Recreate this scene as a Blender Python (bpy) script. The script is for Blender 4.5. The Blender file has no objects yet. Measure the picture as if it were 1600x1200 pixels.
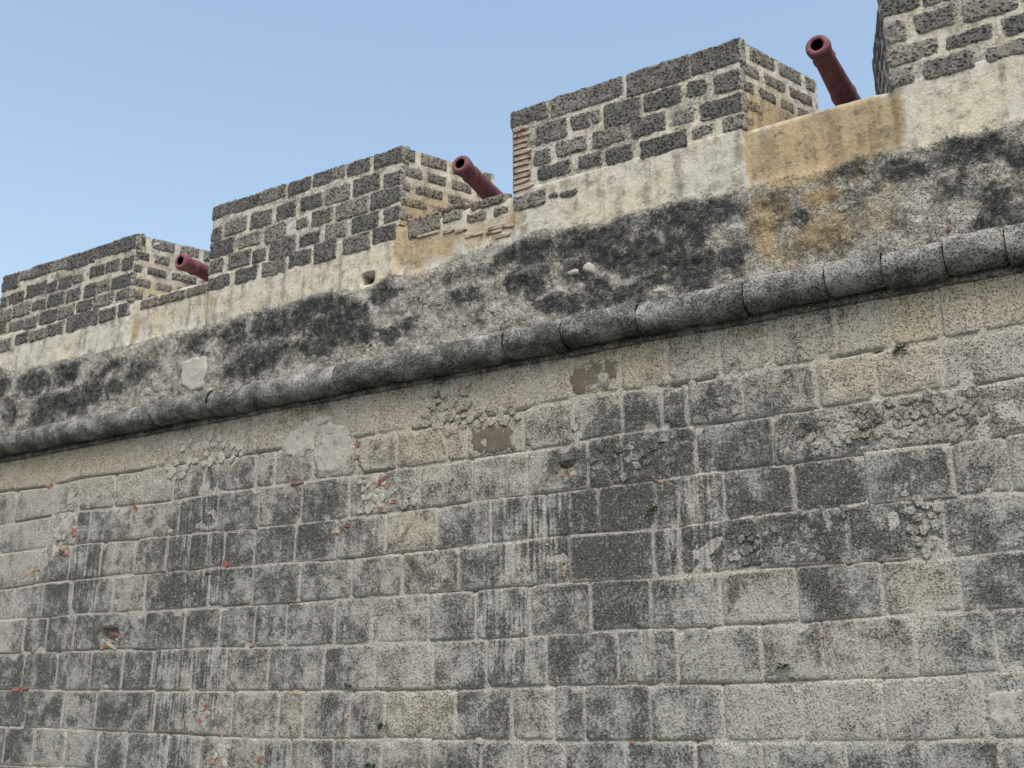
import bpy, bmesh, math, random
import numpy as np
from mathutils import Matrix, Vector

SC = bpy.context.scene
COL = SC.collection
R = math.radians

# ---------------------------------------------------------------- camera, sky, sun, exposure
cam_d = bpy.data.cameras.new('camera')
cam_d.sensor_width = 36.0
cam_d.lens = 37.12
cam_d.clip_end = 3000.0
cam = bpy.data.objects.new('camera', cam_d)
COL.objects.link(cam)
cam.matrix_world = (Matrix.Translation((0.0, -9.0, 1.6)) @ Matrix.Rotation(R(30.87), 4, 'Z')
                    @ Matrix.Rotation(R(90 + 17.01), 4, 'X') @ Matrix.Rotation(R(-0.14), 4, 'Z'))
SC.camera = cam

SUN_EL, SUN_AZ = 56.0, 145.0         # azimuth clockwise from +Y (the wall's inner side)
world = bpy.data.worlds.new('World')
SC.world = world
world.use_nodes = True
wn = world.node_tree
wn.nodes.clear()
sky = wn.nodes.new('ShaderNodeTexSky')
sky.sky_type = 'NISHITA'
sky.sun_disc = False
sky.sun_elevation = R(SUN_EL)
sky.sun_rotation = R(SUN_AZ)
sky.altitude = 0.0
sky.air_density = 1.6
sky.dust_density = 4.5
sky.ozone_density = 0.3
bg = wn.nodes.new('ShaderNodeBackground')
bg.inputs['Strength'].default_value = 0.15
wo = wn.nodes.new('ShaderNodeOutputWorld')
wn.links.new(sky.outputs['Color'], bg.inputs['Color'])
wn.links.new(bg.outputs['Background'], wo.inputs['Surface'])

sun_d = bpy.data.lights.new('sun', 'SUN')
sun_d.energy = 0.8
sun_d.angle = R(22)
sun_d.color = (1.0, 0.97, 0.93)
sun = bpy.data.objects.new('sun', sun_d)
COL.objects.link(sun)
az, el = R(SUN_AZ), R(SUN_EL)
to_sun = Vector((math.sin(az) * math.cos(el), math.cos(az) * math.cos(el), math.sin(el)))
sun.rotation_euler = to_sun.to_track_quat('Z', 'Y').to_euler()
sun.location = (8, -20, 30)

SC.view_settings.view_transform = 'Standard'
SC.view_settings.look = 'None'
SC.view_settings.gamma = 1.0
SC.view_settings.use_curve_mapping = False
SC.view_settings.exposure = 0.70
SC.render.engine = 'CYCLES'
SC.cycles.max_bounces = 3
SC.cycles.diffuse_bounces = 2
SC.cycles.use_denoising = True
SC.cycles.filter_width = 1.6             # a soft small-camera lens

# ---------------------------------------------------------------- survey of the wall (metres: x along the wall, z above the ground)
COURSES = {'A': [(-13.884, 4.549), (-12.812, 4.513), (-12.06, 4.557), (-11.32, 4.529), (-10.422, 4.522), (-8.944, 4.511), (-7.572, 4.496), (-6.508, 4.49), (-5.379, 4.504), (-4.672, 4.551), (-4.132, 4.536), (-3.678, 4.506), (-3.093, 4.516), (-2.699, 4.52), (-2.163, 4.516), (-1.642, 4.533), (-1.202, 4.525), (-0.566, 4.538)], 'B': [(-13.768, 4.053), (-12.068, 4.107), (-11.222, 4.081), (-10.416, 4.062), (-9.563, 4.083), (-7.918, 4.075), (-6.042, 4.068), (-5.378, 4.058), (-4.752, 4.069), (-4.145, 4.121), (-3.397, 4.079), (-2.949, 4.074), (-2.272, 4.081), (-1.872, 4.087), (-1.401, 4.097), (-0.897, 4.092), (-0.621, 4.103)], 'C': [(-13.675, 3.651), (-11.986, 3.667), (-10.911, 3.635), (-9.777, 3.626), (-8.854, 3.605), (-6.925, 3.599), (-6.314, 3.605), (-5.758, 3.62), (-5.377, 3.623), (-4.936, 3.619), (-4.548, 3.618), (-3.864, 3.622), (-3.389, 3.632), (-2.744, 3.631), (-2.138, 3.636), (-1.591, 3.643), (-1.222, 3.636), (-0.828, 3.646), (-0.679, 3.648)], 'D': [(-13.559, 3.152), (-12.61, 3.195), (-11.139, 3.2), (-9.908, 3.196), (-8.811, 3.171), (-7.373, 3.148), (-5.984, 3.159), (-5.376, 3.172), (-4.751, 3.175), (-4.063, 3.164), (-3.617, 3.169), (-2.773, 3.207), (-2.246, 3.204), (-1.922, 3.213), (-1.481, 3.203), (-0.86, 3.201)], 'E': [(-13.463, 2.736), (-11.979, 2.752), (-10.565, 2.732), (-9.269, 2.721), (-8.115, 2.718), (-7.148, 2.72), (-6.265, 2.716), (-5.396, 2.728), (-4.539, 2.73), (-3.638, 2.72), (-2.806, 2.743), (-1.987, 2.734), (-1.405, 2.727), (-0.794, 2.751)], 'F': [(-13.362, 2.304), (-11.892, 2.293), (-10.142, 2.273), (-9.267, 2.258), (-8.29, 2.24), (-7.423, 2.238), (-6.61, 2.242), (-5.688, 2.235), (-4.908, 2.254), (-4.254, 2.268), (-3.659, 2.265), (-2.839, 2.27), (-1.922, 2.293), (-1.212, 2.31), (-0.849, 2.314)], 'G': [(-13.255, 1.841), (-11.923, 1.809), (-9.466, 1.786), (-7.787, 1.77), (-6.3, 1.761), (-5.008, 1.789), (-3.918, 1.792), (-3.152, 1.786), (-2.365, 1.799), (-1.817, 1.809), (-0.907, 1.86)], 'H': [(-13.145, 1.367), (-12.17, 1.361), (-11.26, 1.348), (-9.489, 1.306), (-8.624, 1.278), (-6.934, 1.298), (-6.052, 1.294), (-4.825, 1.303), (-3.58, 1.314), (-2.015, 1.336), (-0.969, 1.373)]}
ROWS = [[(-14.559, -13.638, 0.2, 0.7, 0, 0), (-13.648, -13.064, 0.15, 0.8, 0, 0), (-13.08, -12.178, 0.15, 0.8, 0, 0), (-12.2, -11.288, 0.15, 0.75, 0, 0), (-11.299, -10.623, 0.2, 0.6, 0, 0), (-10.635, -9.708, 0.25, 0.6, 0, 0), (-9.719, -8.96, 0.3, 0.5, 0, 0), (-8.969, -8.055, 0.25, 0.6, 0, 0), (-8.061, -7.535, 0.25, 0.5, 0, 0), (-7.539, -7.125, 0.3, 0.6, 0, 0), (-7.128, -6.496, 0.3, 0.6, 0, 0), (-6.499, -5.892, 0.35, 0.5, 0, 0), (-5.894, -4.693, 0.25, 0.6, 0, 0), (-4.691, -4.142, 0.2, 0.75, 0, 0), (-4.14, -3.659, 0.25, 0.85, 0, 0), (-3.656, -3.13, 0.35, 0.5, 0, 0), (-3.125, -2.626, 0.25, 0.5, 0, 0), (-2.62, -2.053, 0.35, 0.55, 0, 0), (-2.045, -1.606, 0.3, 0.5, 0, 0), (-1.598, -1.191, 0.05, 0.95, 0, 0), (-1.184, -0.881, 0.2, 0.6, 0, 0), (-0.871, -0.368, 0.1, 0.8, 0, 0)], [(-14.592, -13.457, 0.38, 0.3, 0, 0), (-13.474, -12.625, 0.33, 0.3, 0, 0), (-12.642, -12.101, 0.3, 0.4, 0, 0), (-12.114, -11.403, 0.35, 0.4, 0, 0), (-11.41, -10.855, 0.3, 0.5, 0, 0), (-10.863, -10.306, 0.3, 0.4, 0, 0), (-10.314, -9.791, 0.5, 0.3, 0, 0), (-9.801, -8.918, 0.52, 0.3, 0, 0), (-8.924, -8.616, 0.4, 0.4, 0, 0), (-8.62, -8.026, 0.35, 0.4, 0, 0), (-8.031, -7.374, 0.3, 0.5, 0, 0), (-7.378, -6.842, 0.3, 0.55, 0, 0), (-6.845, -6.168, 0.3, 0.75, 0, 1), (-6.169, -5.926, 0.2, 0.6, 0, 0), (-5.927, -5.235, 0.3, 0.5, 0, 0), (-5.234, -4.67, 0.42, 0.4, 0, 0), (-4.668, -4.14, 0.48, 0.3, 0, 0), (-4.138, -3.72, 0.62, 0.2, 0, 0), (-3.719, -3.463, 0.6, 0.2, 0, 0), (-3.46, -2.932, 0.55, 0.25, 0, 1), (-2.926, -2.258, 0.5, 0.35, 0, 0), (-2.25, -1.759, 0.25, 0.7, 0, 0), (-1.75, -1.221, 0.3, 0.6, 0, 0), (-1.207, -0.328, 0.32, 0.35, 0, 1)], [(-14.631, -13.721, 0.38, 0.25, 0, 0), (-13.734, -12.671, 0.38, 0.25, 0, 0), (-12.687, -12.111, 0.35, 0.3, 0, 0), (-12.119, -11.833, 0.7, 0.1, 0, 0), (-11.838, -11.026, 0.5, 0.2, 0, 0), (-11.034, -10.154, 0.42, 0.3, 0, 0), (-10.164, -9.5, 0.62, 0.2, 1, 0), (-9.506, -8.824, 0.6, 0.2, 0, 0), (-8.83, -8.164, 0.52, 0.3, 0, 0), (-8.169, -7.484, 0.58, 0.3, 0, 0), (-7.487, -6.996, 0.4, 0.45, 0, 0), (-6.998, -6.527, 0.4, 0.4, 0, 0), (-6.529, -5.839, 0.42, 0.4, 0, 0), (-5.84, -5.191, 0.38, 0.4, 0, 0), (-5.19, -4.51, 0.5, 0.3, 0, 0), (-4.508, -4.154, 0.75, 0.1, 0, 0), (-4.152, -3.404, 0.72, 0.1, 0, 1), (-3.4, -2.673, 0.58, 0.2, 0, 0), (-2.667, -2.166, 0.5, 0.3, 0, 1), (-2.16, -1.659, 0.42, 0.4, 0, 1), (-1.651, -1.011, 0.42, 0.4, 0, 1), (-0.999, -0.295, 0.5, 0.3, 0, 1)], [(-14.511, -13.617, 0.45, 0.2, 0, 0), (-13.626, -12.783, 0.4, 0.2, 0, 0), (-12.796, -12.155, 0.4, 0.25, 0, 0), (-12.163, -11.538, 0.64, 0.1, 1, 0), (-11.544, -10.874, 0.35, 0.5, 0, 0), (-10.88, -10.322, 0.52, 0.3, 0, 1), (-10.326, -9.934, 0.7, 0.1, 0, 0), (-9.937, -9.344, 0.62, 0.2, 1, 0), (-9.347, -8.852, 0.6, 0.2, 0, 0), (-8.855, -8.233, 0.58, 0.2, 0, 0), (-8.237, -7.637, 0.66, 0.2, 0, 0), (-7.64, -6.948, 0.48, 0.3, 0, 0), (-6.951, -6.291, 0.25, 0.7, 0, 0), (-6.293, -5.624, 0.64, 0.15, 0, 0), (-5.625, -5.003, 0.58, 0.2, 1, 0), (-5.003, -4.416, 0.6, 0.2, 1, 0), (-4.415, -3.823, 0.75, 0.1, 0, 0), (-3.82, -3.16, 0.42, 0.35, 1, 0), (-3.156, -2.534, 0.65, 0.15, 0, 1), (-2.529, -1.91, 0.65, 0.15, 0, 0), (-1.904, -1.24, 0.6, 0.2, 0, 0), (-1.233, -0.812, 0.4, 0.3, 0, 0), (-0.809, -0.314, 0.45, 0.25, 0, 0)], [(-14.24, -13.229, 0.4, 0.2, 0, 0), (-13.239, -12.611, 0.5, 0.2, 0, 0), (-12.619, -12.031, 0.75, 0.1, 0, 0), (-12.037, -11.241, 0.5, 0.2, 0, 0), (-11.246, -10.643, 0.33, 0.4, 0, 0), (-10.649, -9.554, 0.58, 0.25, 0, 1), (-9.558, -8.837, 0.62, 0.15, 0, 0), (-8.84, -8.131, 0.66, 0.15, 0, 0), (-8.134, -7.394, 0.5, 0.25, 0, 0), (-7.397, -6.718, 0.45, 0.3, 0, 0), (-6.72, -6.003, 0.52, 0.4, 0, 1), (-6.004, -5.36, 0.5, 0.2, 0, 0), (-5.36, -4.733, 0.52, 0.35, 0, 1), (-4.733, -3.867, 0.8, 0.05, 0, 0), (-3.865, -3.622, 0.35, 0.3, 0, 0), (-3.607, -2.878, 0.72, 0.1, 0, 1), (-2.873, -2.109, 0.68, 0.15, 0, 1), (-2.104, -1.353, 0.58, 0.2, 0, 1), (-1.345, -0.375, 0.5, 0.2, 0, 0)], [(-14.277, -13.553, 0.4, 0.2, 0, 0), (-13.554, -12.918, 0.3, 0.25, 0, 0), (-12.922, -12.443, 0.64, 0.1, 0, 0), (-12.447, -11.896, 0.58, 0.15, 0, 0), (-11.9, -10.596, 0.55, 0.2, 0, 0), (-10.6, -9.901, 0.62, 0.15, 0, 0), (-9.903, -9.324, 0.58, 0.15, 0, 0), (-9.325, -8.772, 0.58, 0.2, 0, 0), (-8.773, -8.301, 0.64, 0.1, 0, 0), (-8.302, -7.605, 0.5, 0.2, 0, 0), (-7.606, -7.11, 0.5, 0.25, 0, 0), (-7.111, -6.361, 0.35, 0.35, 0, 0), (-6.362, -5.803, 0.5, 0.2, 0, 0), (-5.803, -5.18, 0.52, 0.2, 1, 0), (-5.179, -4.524, 0.5, 0.2, 0, 0), (-4.524, -3.915, 0.76, 0.05, 0, 0), (-3.914, -3.248, 0.45, 0.2, 0, 0), (-3.246, -2.57, 0.2, 0.4, 0, 0), (-2.567, -1.883, 0.66, 0.1, 0, 0), (-1.879, -1.283, 0.25, 0.55, 0, 0), (-1.277, -0.391, 0.65, 0.1, 0, 0)], [(-13.586, -12.834, 0.6, 0.1, 0, 0), (-12.834, -12.146, 0.6, 0.1, 0, 0), (-12.146, -11.503, 0.48, 0.2, 0, 0), (-11.504, -10.913, 0.5, 0.2, 0, 0), (-10.914, -10.382, 0.66, 0.1, 0, 0), (-10.383, -9.724, 0.45, 0.1, 1, 0), (-9.724, -9.169, 0.5, 0.2, 1, 0), (-9.169, -8.524, 0.55, 0.3, 0, 0), (-8.524, -7.741, 0.5, 0.2, 0, 0), (-7.742, -7.035, 0.45, 0.25, 0, 0), (-7.035, -6.299, 0.4, 0.3, 0, 0), (-6.3, -5.67, 0.45, 0.2, 0, 0), (-5.67, -5.0, 0.45, 0.2, 0, 0), (-5.0, -4.255, 0.6, 0.15, 0, 0), (-4.254, -3.676, 0.35, 0.25, 0, 0), (-3.676, -2.912, 0.42, 0.2, 0, 0), (-2.911, -2.393, 0.45, 0.3, 0, 0), (-2.391, -1.667, 0.35, 0.4, 0, 0), (-1.663, -1.086, 0.5, 0.2, 0, 0), (-1.082, -0.451, 0.55, 0.15, 0, 0)], [(-13.472, -12.668, 0.64, 0.1, 0, 0), (-12.665, -11.942, 0.64, 0.1, 0, 0), (-11.94, -11.325, 0.5, 0.1, 0, 0), (-11.322, -10.281, 0.55, 0.15, 0, 0), (-10.278, -9.674, 0.5, 0.15, 1, 0), (-9.672, -9.037, 0.42, 0.35, 0, 0), (-9.035, -8.33, 0.5, 0.25, 0, 0), (-8.329, -7.983, 0.45, 0.6, 0, 0), (-7.983, -7.345, 0.48, 0.2, 0, 0), (-7.345, -6.888, 0.42, 0.3, 0, 0), (-6.888, -6.034, 0.38, 0.55, 0, 1), (-6.034, -5.392, 0.64, 0.25, 0, 0), (-5.371, -4.922, 0.3, 0.25, 0, 0), (-4.922, -4.61, 0.58, 0.15, 0, 0), (-4.61, -3.958, 0.55, 0.15, 0, 0), (-3.958, -3.291, 0.55, 0.15, 0, 0), (-3.29, -2.605, 0.2, 0.3, 0, 0), (-2.604, -1.958, 0.15, 0.3, 0, 0), (-1.956, -1.215, 0.28, 0.2, 0, 0), (-1.212, -0.515, 0.12, 0.1, 0, 0)], [(-13.632, -13.024, 0.5, 0.1, 0, 0), (-13.022, -12.439, 0.62, 0.1, 0, 0), (-12.437, -11.818, 0.38, 0.1, 0, 0), (-11.815, -11.223, 0.42, 0.1, 0, 0), (-11.22, -10.709, 0.62, 0.1, 0, 0), (-10.706, -10.024, 0.48, 0.1, 0, 0), (-10.021, -9.485, 0.5, 0.1, 0, 0), (-9.481, -8.606, 0.48, 0.3, 0, 0), (-8.604, -8.127, 0.5, 0.2, 1, 0), (-8.127, -7.531, 0.42, 0.2, 0, 0), (-7.531, -6.909, 0.5, 0.25, 0, 0), (-6.908, -6.319, 0.5, 0.3, 0, 0), (-6.319, -5.725, 0.5, 0.25, 0, 0), (-5.725, -5.231, 0.45, 0.25, 0, 0), (-5.231, -4.827, 0.3, 0.2, 0, 0), (-4.827, -4.218, 0.6, 0.1, 0, 0), (-4.218, -3.559, 0.55, 0.15, 0, 0), (-3.559, -2.97, 0.4, 0.15, 0, 0), (-2.97, -2.291, 0.55, 0.1, 0, 0), (-2.291, -1.707, 0.6, 0.1, 0, 0), (-1.706, -1.143, 0.58, 0.1, 0, 0), (-1.142, -0.485, 0.6, 0.1, 0, 0)]]
MERLON_STONES = {1: [(-14.545, -14.18, 7.742, 8.032), (-14.168, -13.868, 7.827, 8.04), (-13.858, -13.405, 7.817, 8.047), (-13.423, -13.03, 7.809, 8.048), (-13.023, -12.425, 7.762, 8.06), (-12.424, -12.047, 7.803, 8.059), (-12.04, -11.409, 7.783, 8.043), (-13.182, -12.866, 7.474, 7.696), (-12.852, -12.62, 7.503, 7.668), (-12.49, -12.163, 7.52, 7.72), (-12.15, -11.831, 7.517, 7.714), (-11.792, -11.363, 7.478, 7.69), (-13.95, -13.465, 7.489, 7.735), (-13.454, -13.206, 7.496, 7.671), (-14.347, -13.977, 7.472, 7.683), (-13.742, -13.415, 7.268, 7.435), (-13.378, -12.996, 7.243, 7.464), (-12.969, -12.638, 7.236, 7.455), (-12.57, -12.268, 7.228, 7.454), (-12.26, -11.998, 7.238, 7.451), (-11.989, -11.344, 7.226, 7.436), (-14.199, -13.779, 7.239, 7.465), (-13.525, -13.099, 6.996, 7.223), (-13.089, -12.726, 7.003, 7.213), (-12.693, -12.324, 7.023, 7.219), (-12.329, -11.897, 7.013, 7.225), (-11.853, -11.652, 7.043, 7.211), (-11.615, -11.287, 6.983, 7.161), (-12.165, -11.802, 6.77, 6.978), (-11.768, -11.438, 6.78, 6.986), (-12.877, -12.173, 6.752, 7.027), (-13.86, -13.559, 6.99, 7.194), (-14.24, -13.86, 7.018, 7.198), (-14.536, -14.221, 7.223, 7.433), (-14.601, -14.313, 7.039, 7.228), (-13.347, -12.928, 6.763, 6.979), (-14.052, -13.722, 6.775, 6.978), (-13.705, -13.34, 6.763, 6.952), (-14.534, -14.137, 6.729, 6.953), (-14.563, -14.36, 7.477, 7.671), (-14.72, -14.429, 7.316, 7.489)], 2: [(-10.015, -9.643, 7.838, 8.086), (-9.637, -9.19, 7.836, 8.087), (-9.168, -8.753, 7.841, 8.075), (-8.693, -8.333, 7.825, 8.072), (-8.281, -7.978, 7.832, 8.059), (-7.961, -7.778, 7.86, 8.048), (-7.722, -7.389, 7.832, 8.057), (-7.307, -6.869, 7.814, 8.045), (-9.97, -9.838, 7.506, 7.716), (-9.789, -9.4, 7.533, 7.765), (-9.334, -8.957, 7.515, 7.764), (-8.886, -8.554, 7.53, 7.765), (-8.472, -8.12, 7.554, 7.76), (-8.063, -7.673, 7.532, 7.776), (-7.636, -7.217, 7.534, 7.794), (-7.163, -6.847, 7.511, 7.731), (-9.982, -9.598, 7.26, 7.515), (-9.528, -9.136, 7.282, 7.493), (-9.054, -8.696, 7.248, 7.508), (-8.54, -8.331, 7.322, 7.486), (-8.279, -7.942, 7.291, 7.518), (-7.885, -7.388, 7.275, 7.517), (-7.352, -6.838, 7.287, 7.531), (-9.96, -9.767, 7.037, 7.256), (-9.686, -9.283, 7.027, 7.27), (-9.267, -9.023, 7.018, 7.224), (-8.96, -8.519, 6.991, 7.28), (-8.471, -8.123, 7.063, 7.25), (-8.035, -7.71, 7.045, 7.28), (-7.632, -7.218, 7.047, 7.275), (-7.152, -6.857, 7.067, 7.267), (-10.032, -9.62, 6.798, 7.008), (-9.534, -9.137, 6.784, 7.016), (-9.077, -8.663, 6.781, 7.019), (-8.618, -8.256, 6.814, 7.039), (-8.206, -7.848, 6.785, 7.07), (-7.754, -7.335, 6.79, 7.032), (-7.306, -6.949, 6.825, 7.048)], 3: [(-5.365, -4.922, 7.796, 8.077), (-4.879, -4.43, 7.764, 8.049), (-4.415, -4.015, 7.768, 8.047), (-3.941, -3.256, 7.723, 8.049), (-3.224, -2.739, 7.744, 8.023), (-5.066, -4.678, 7.484, 7.735), (-4.629, -4.393, 7.518, 7.719), (-4.379, -4.271, 7.548, 7.708), (-4.23, -3.806, 7.431, 7.727), (-3.771, -3.351, 7.485, 7.708), (-3.29, -3.074, 7.5, 7.698), (-3.004, -2.743, 7.445, 7.683), (-4.812, -4.451, 7.259, 7.459), (-4.373, -3.997, 7.238, 7.448), (-3.932, -3.544, 7.227, 7.463), (-3.471, -3.239, 7.23, 7.418), (-3.167, -2.761, 7.192, 7.411), (-5.093, -4.879, 7.236, 7.432), (-5.046, -4.639, 7.041, 7.225), (-4.545, -4.266, 7.044, 7.209), (-4.229, -3.915, 6.996, 7.203), (-3.834, -3.322, 6.959, 7.19), (-3.261, -3.035, 7.023, 7.165), (-2.945, -2.772, 6.995, 7.185), (-5.353, -4.953, 6.756, 6.955), (-4.906, -4.797, 6.801, 6.876), (-4.781, -4.567, 6.77, 6.86)], 4: [(-1.329, -1.021, 7.716, 7.977), (-0.978, -0.672, 7.7, 7.937), (-0.669, -0.229, 7.402, 7.626), (-1.338, -1.158, 7.418, 7.67), (-1.073, -0.735, 7.444, 7.66), (-1.329, -0.906, 7.188, 7.385), (-0.849, -0.452, 7.192, 7.352), (-0.376, -0.077, 7.16, 7.358), (-1.335, -1.145, 6.971, 7.159), (-1.057, -0.633, 6.959, 7.166), (-0.538, -0.205, 6.953, 7.121), (-0.176, 0.128, 7.344, 7.592)]}
SILL_STONES = [(-11.362, -10.996, 6.823, 6.982), (-10.986, -10.477, 6.822, 6.978), (-10.446, -10.083, 6.824, 6.971), (-10.05, -9.615, 6.788, 6.969), (-6.81, -6.35, 6.8, 7.063), (-6.32, -6.062, 6.877, 7.015), (-5.999, -5.733, 6.797, 6.918), (-5.938, -5.474, 6.935, 7.051), (-5.632, -5.444, 6.793, 6.904), (-6.356, -6.017, 7.022, 7.093)]
THIN_BRICKS = {'m': [(-5.355, -5.166, 7.726, 7.768), (-5.355, -5.144, 7.652, 7.693), (-5.354, -5.173, 7.579, 7.627), (-5.354, -5.17, 7.509, 7.55), (-5.354, -5.135, 7.437, 7.484), (-5.354, -5.128, 7.366, 7.407), (-5.354, -5.164, 7.296, 7.343), (-5.354, -5.148, 7.218, 7.265), (-5.354, -5.133, 7.147, 7.188), (-5.353, -5.162, 7.083, 7.123), (-5.353, -5.111, 7.001, 7.054)], 's': [(-6.01, -5.776, 6.621, 6.652), (-5.731, -5.533, 6.592, 6.626), (-5.716, -5.383, 6.64, 6.674), (-5.623, -5.413, 6.52, 6.548), (-5.443, -5.324, 6.617, 6.651), (-6.154, -5.995, 6.716, 6.745), (-6.677, -6.379, 6.783, 6.819), (-6.315, -6.154, 6.748, 6.777), (-5.549, -5.385, 6.623, 6.666), (-5.369, -5.24, 6.62, 6.657)]}
PLASTER_EDGE = [(-14.333, 6.485), (-13.758, 6.291), (-13.403, 6.351), (-12.556, 6.297), (-12.049, 6.343), (-11.539, 6.347), (-11.182, 6.348), (-10.544, 6.359), (-9.836, 6.325), (-9.256, 6.336), (-8.644, 6.327), (-8.122, 6.348), (-7.686, 6.333), (-7.537, 6.27), (-7.264, 6.31), (-6.996, 6.366), (-6.822, 6.345), (-6.463, 6.322), (-6.143, 6.407), (-5.955, 6.443), (-5.563, 6.421), (-5.129, 6.448), (-4.695, 6.389), (-4.574, 6.418), (-4.221, 6.318), (-4.075, 6.383), (-3.68, 6.384), (-3.461, 6.371), (-3.038, 6.318), (-2.829, 6.373), (-2.754, 6.353), (-2.368, 6.344), (-2.181, 6.267), (-2.083, 6.307), (-1.892, 6.334), (-1.726, 6.392), (-1.522, 6.386), (-1.349, 6.336), (-1.174, 6.337), (-1.048, 6.313), (-0.898, 6.333), (-0.675, 6.292), (-0.34, 6.315)]
MOULD = [(-5.11, 6.23, 0.248, 0.194, 1.0), (-5.11, 5.9, 0.155, 0.264, 1.0), (-4.61, 6.24, 0.294, 0.204, 1.0), (-4.17, 6.13, 0.317, 0.299, 1.0), (-3.82, 5.94, 0.403, 0.361, 1.0), (-3.48, 5.99, 0.391, 0.328, 1.0), (-3.4, 5.64, 0.383, 0.227, 1.0), (-3.04, 6.18, 0.265, 0.176, 1.0), (-3.9, 5.57, 0.37, 0.177, 1.0), (-2.91, 5.68, 0.136, 0.157, 1.0), (-4.36, 5.63, 0.283, 0.139, 1.0), (-3.53, 6.28, 0.408, 0.166, 1.0), (-4.84, 5.57, 0.252, 0.114, 1.0), (-4.58, 5.89, 0.219, 0.178, 0.8), (-8.12, 6.22, 0.499, 0.168, 1.0), (-8.42, 6.09, 0.509, 0.169, 1.0), (-7.86, 5.94, 0.504, 0.181, 1.0), (-7.59, 6.01, 0.287, 0.212, 1.0), (-8.04, 5.75, 0.442, 0.18, 1.0), (-7.44, 5.75, 0.235, 0.176, 1.0), (-8.84, 6.17, 0.319, 0.207, 1.0), (-9.11, 5.68, 0.365, 0.187, 1.0), (-8.75, 5.75, 0.21, 0.22, 1.0), (-9.44, 5.64, 0.2, 0.121, 1.0), (-7.06, 6.19, 0.203, 0.161, 1.0), (-9.66, 6.2, 0.206, 0.161, 0.7), (-6.99, 5.67, 0.128, 0.125, 1.0), (-6.68, 5.76, 0.133, 0.093, 1.0), (-6.6, 5.98, 0.177, 0.109, 0.6), (-5.42, 6.26, 0.208, 0.166, 0.9), (-5.3, 5.94, 0.126, 0.192, 1.0), (-5.71, 6.14, 0.205, 0.113, 0.6), (-6.21, 6.13, 0.257, 0.093, 0.5), (-6.04, 5.87, 0.251, 0.106, 0.6), (-13.53, 6.12, 0.345, 0.222, 1.0), (-12.76, 6.14, 0.285, 0.188, 1.0), (-13.86, 5.72, 0.198, 0.161, 1.0), (-13.14, 5.63, 0.333, 0.235, 1.0), (-12.56, 5.69, 0.551, 0.192, 1.0), (-12.11, 5.76, 0.27, 0.191, 1.0), (-14.19, 6.14, 0.189, 0.207, 1.0), (-11.65, 5.78, 0.21, 0.113, 1.0), (-11.89, 6.05, 0.347, 0.114, 0.8), (-10.12, 6.15, 0.236, 0.199, 0.7), (-9.48, 6.08, 0.247, 0.211, 0.8), (-11.22, 5.89, 0.254, 0.139, 0.6), (-0.84, 6.13, 0.218, 0.168, 1.0), (-0.64, 6.14, 0.193, 0.131, 1.0), (-0.41, 6.04, 0.113, 0.117, 1.0), (-0.62, 5.69, 0.153, 0.174, 1.0), (-0.49, 5.47, 0.103, 0.159, 1.0), (-0.71, 5.52, 0.096, 0.138, 1.0), (-1.49, 6.35, 0.214, 0.076, 0.7), (-1.23, 6.16, 0.104, 0.123, 0.7), (-0.95, 5.85, 0.15, 0.107, 0.6), (-1.69, 6.05, 0.217, 0.087, 0.4), (-2.07, 5.57, 0.333, 0.156, 0.35), (-2.51, 6.13, 0.179, 0.144, 0.5), (-0.97, 5.26, 0.291, 0.104, 0.5), (-1.78, 6.31, 0.166, 0.128, 0.8), (-1.4, 6.21, 0.212, 0.137, 0.8), (-2.48, 6.05, 0.154, 0.169, 0.6), (-2.67, 6.51, 0.049, 0.27, 0.5), (-1.44, 6.56, 0.086, 0.063, 0.7), (-2.28, 5.91, 0.174, 0.09, 0.5)]
MOULD_GAPS = [(-4.45, 5.89, 0.073, 0.071, 1.0), (-3.7, 5.5, 0.147, 0.06, 1.0), (-3.02, 5.91, 0.163, 0.093, 1.0), (-4.01, 5.66, 0.097, 0.041, 1.0), (-4.62, 5.72, 0.132, 0.056, 1.0), (-3.65, 6.05, 0.04, 0.069, 1.0), (-8.31, 5.38, 0.399, 0.097, 1.0), (-8.48, 5.61, 0.165, 0.099, 1.0), (-4.84, 5.8, 0.106, 0.072, 1.0), (-4.18, 5.7, 0.07, 0.083, 1.0)]
TONE_SPOTS = [(-1.81, 4.72, 1.468, 0.263, -0.1), (-4.78, 4.71, 1.359, 0.271, -0.1), (-7.04, 4.66, 1.106, 0.299, -0.12), (-11.47, 4.69, 2.328, 0.355, -0.08), (-9.48, 4.62, 0.641, 0.246, -0.1), (-3.97, 3.86, 0.757, 0.342, 0.14), (-4.25, 3.37, 0.581, 0.557, 0.16), (-7.86, 3.87, 0.416, 0.223, 0.22), (-8.02, 3.47, 0.262, 0.16, 0.22), (-8.36, 4.22, 0.39, 0.138, 0.12), (-1.32, 4.4, 1.206, 0.337, -0.1), (-2.62, 1.53, 1.544, 0.227, -0.08), (-11.83, 4.56, 2.38, 0.268, -0.1), (-6.18, 4.57, 0.949, 0.287, -0.08), (-2.95, 5.01, 0.648, 0.063, 0.3), (-4.92, 5.01, 0.856, 0.069, 0.25), (-8.08, 4.99, 0.34, 0.174, 0.3), (-10.67, 5.04, 1.376, 0.087, 0.2), (-8.17, 1.56, 0.163, 0.199, 0.1), (-4.9, 2.09, 0.123, 0.176, 0.2), (-2.65, 1.83, 0.133, 0.061, 0.3), (-4.39, 2.95, 0.264, 0.363, 0.12), (-9.56, 3.46, 1.224, 0.469, 0.08), (-12.47, 3.84, 0.912, 0.443, -0.1), (-2.27, 3.25, 0.623, 0.33, 0.08)]
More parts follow.
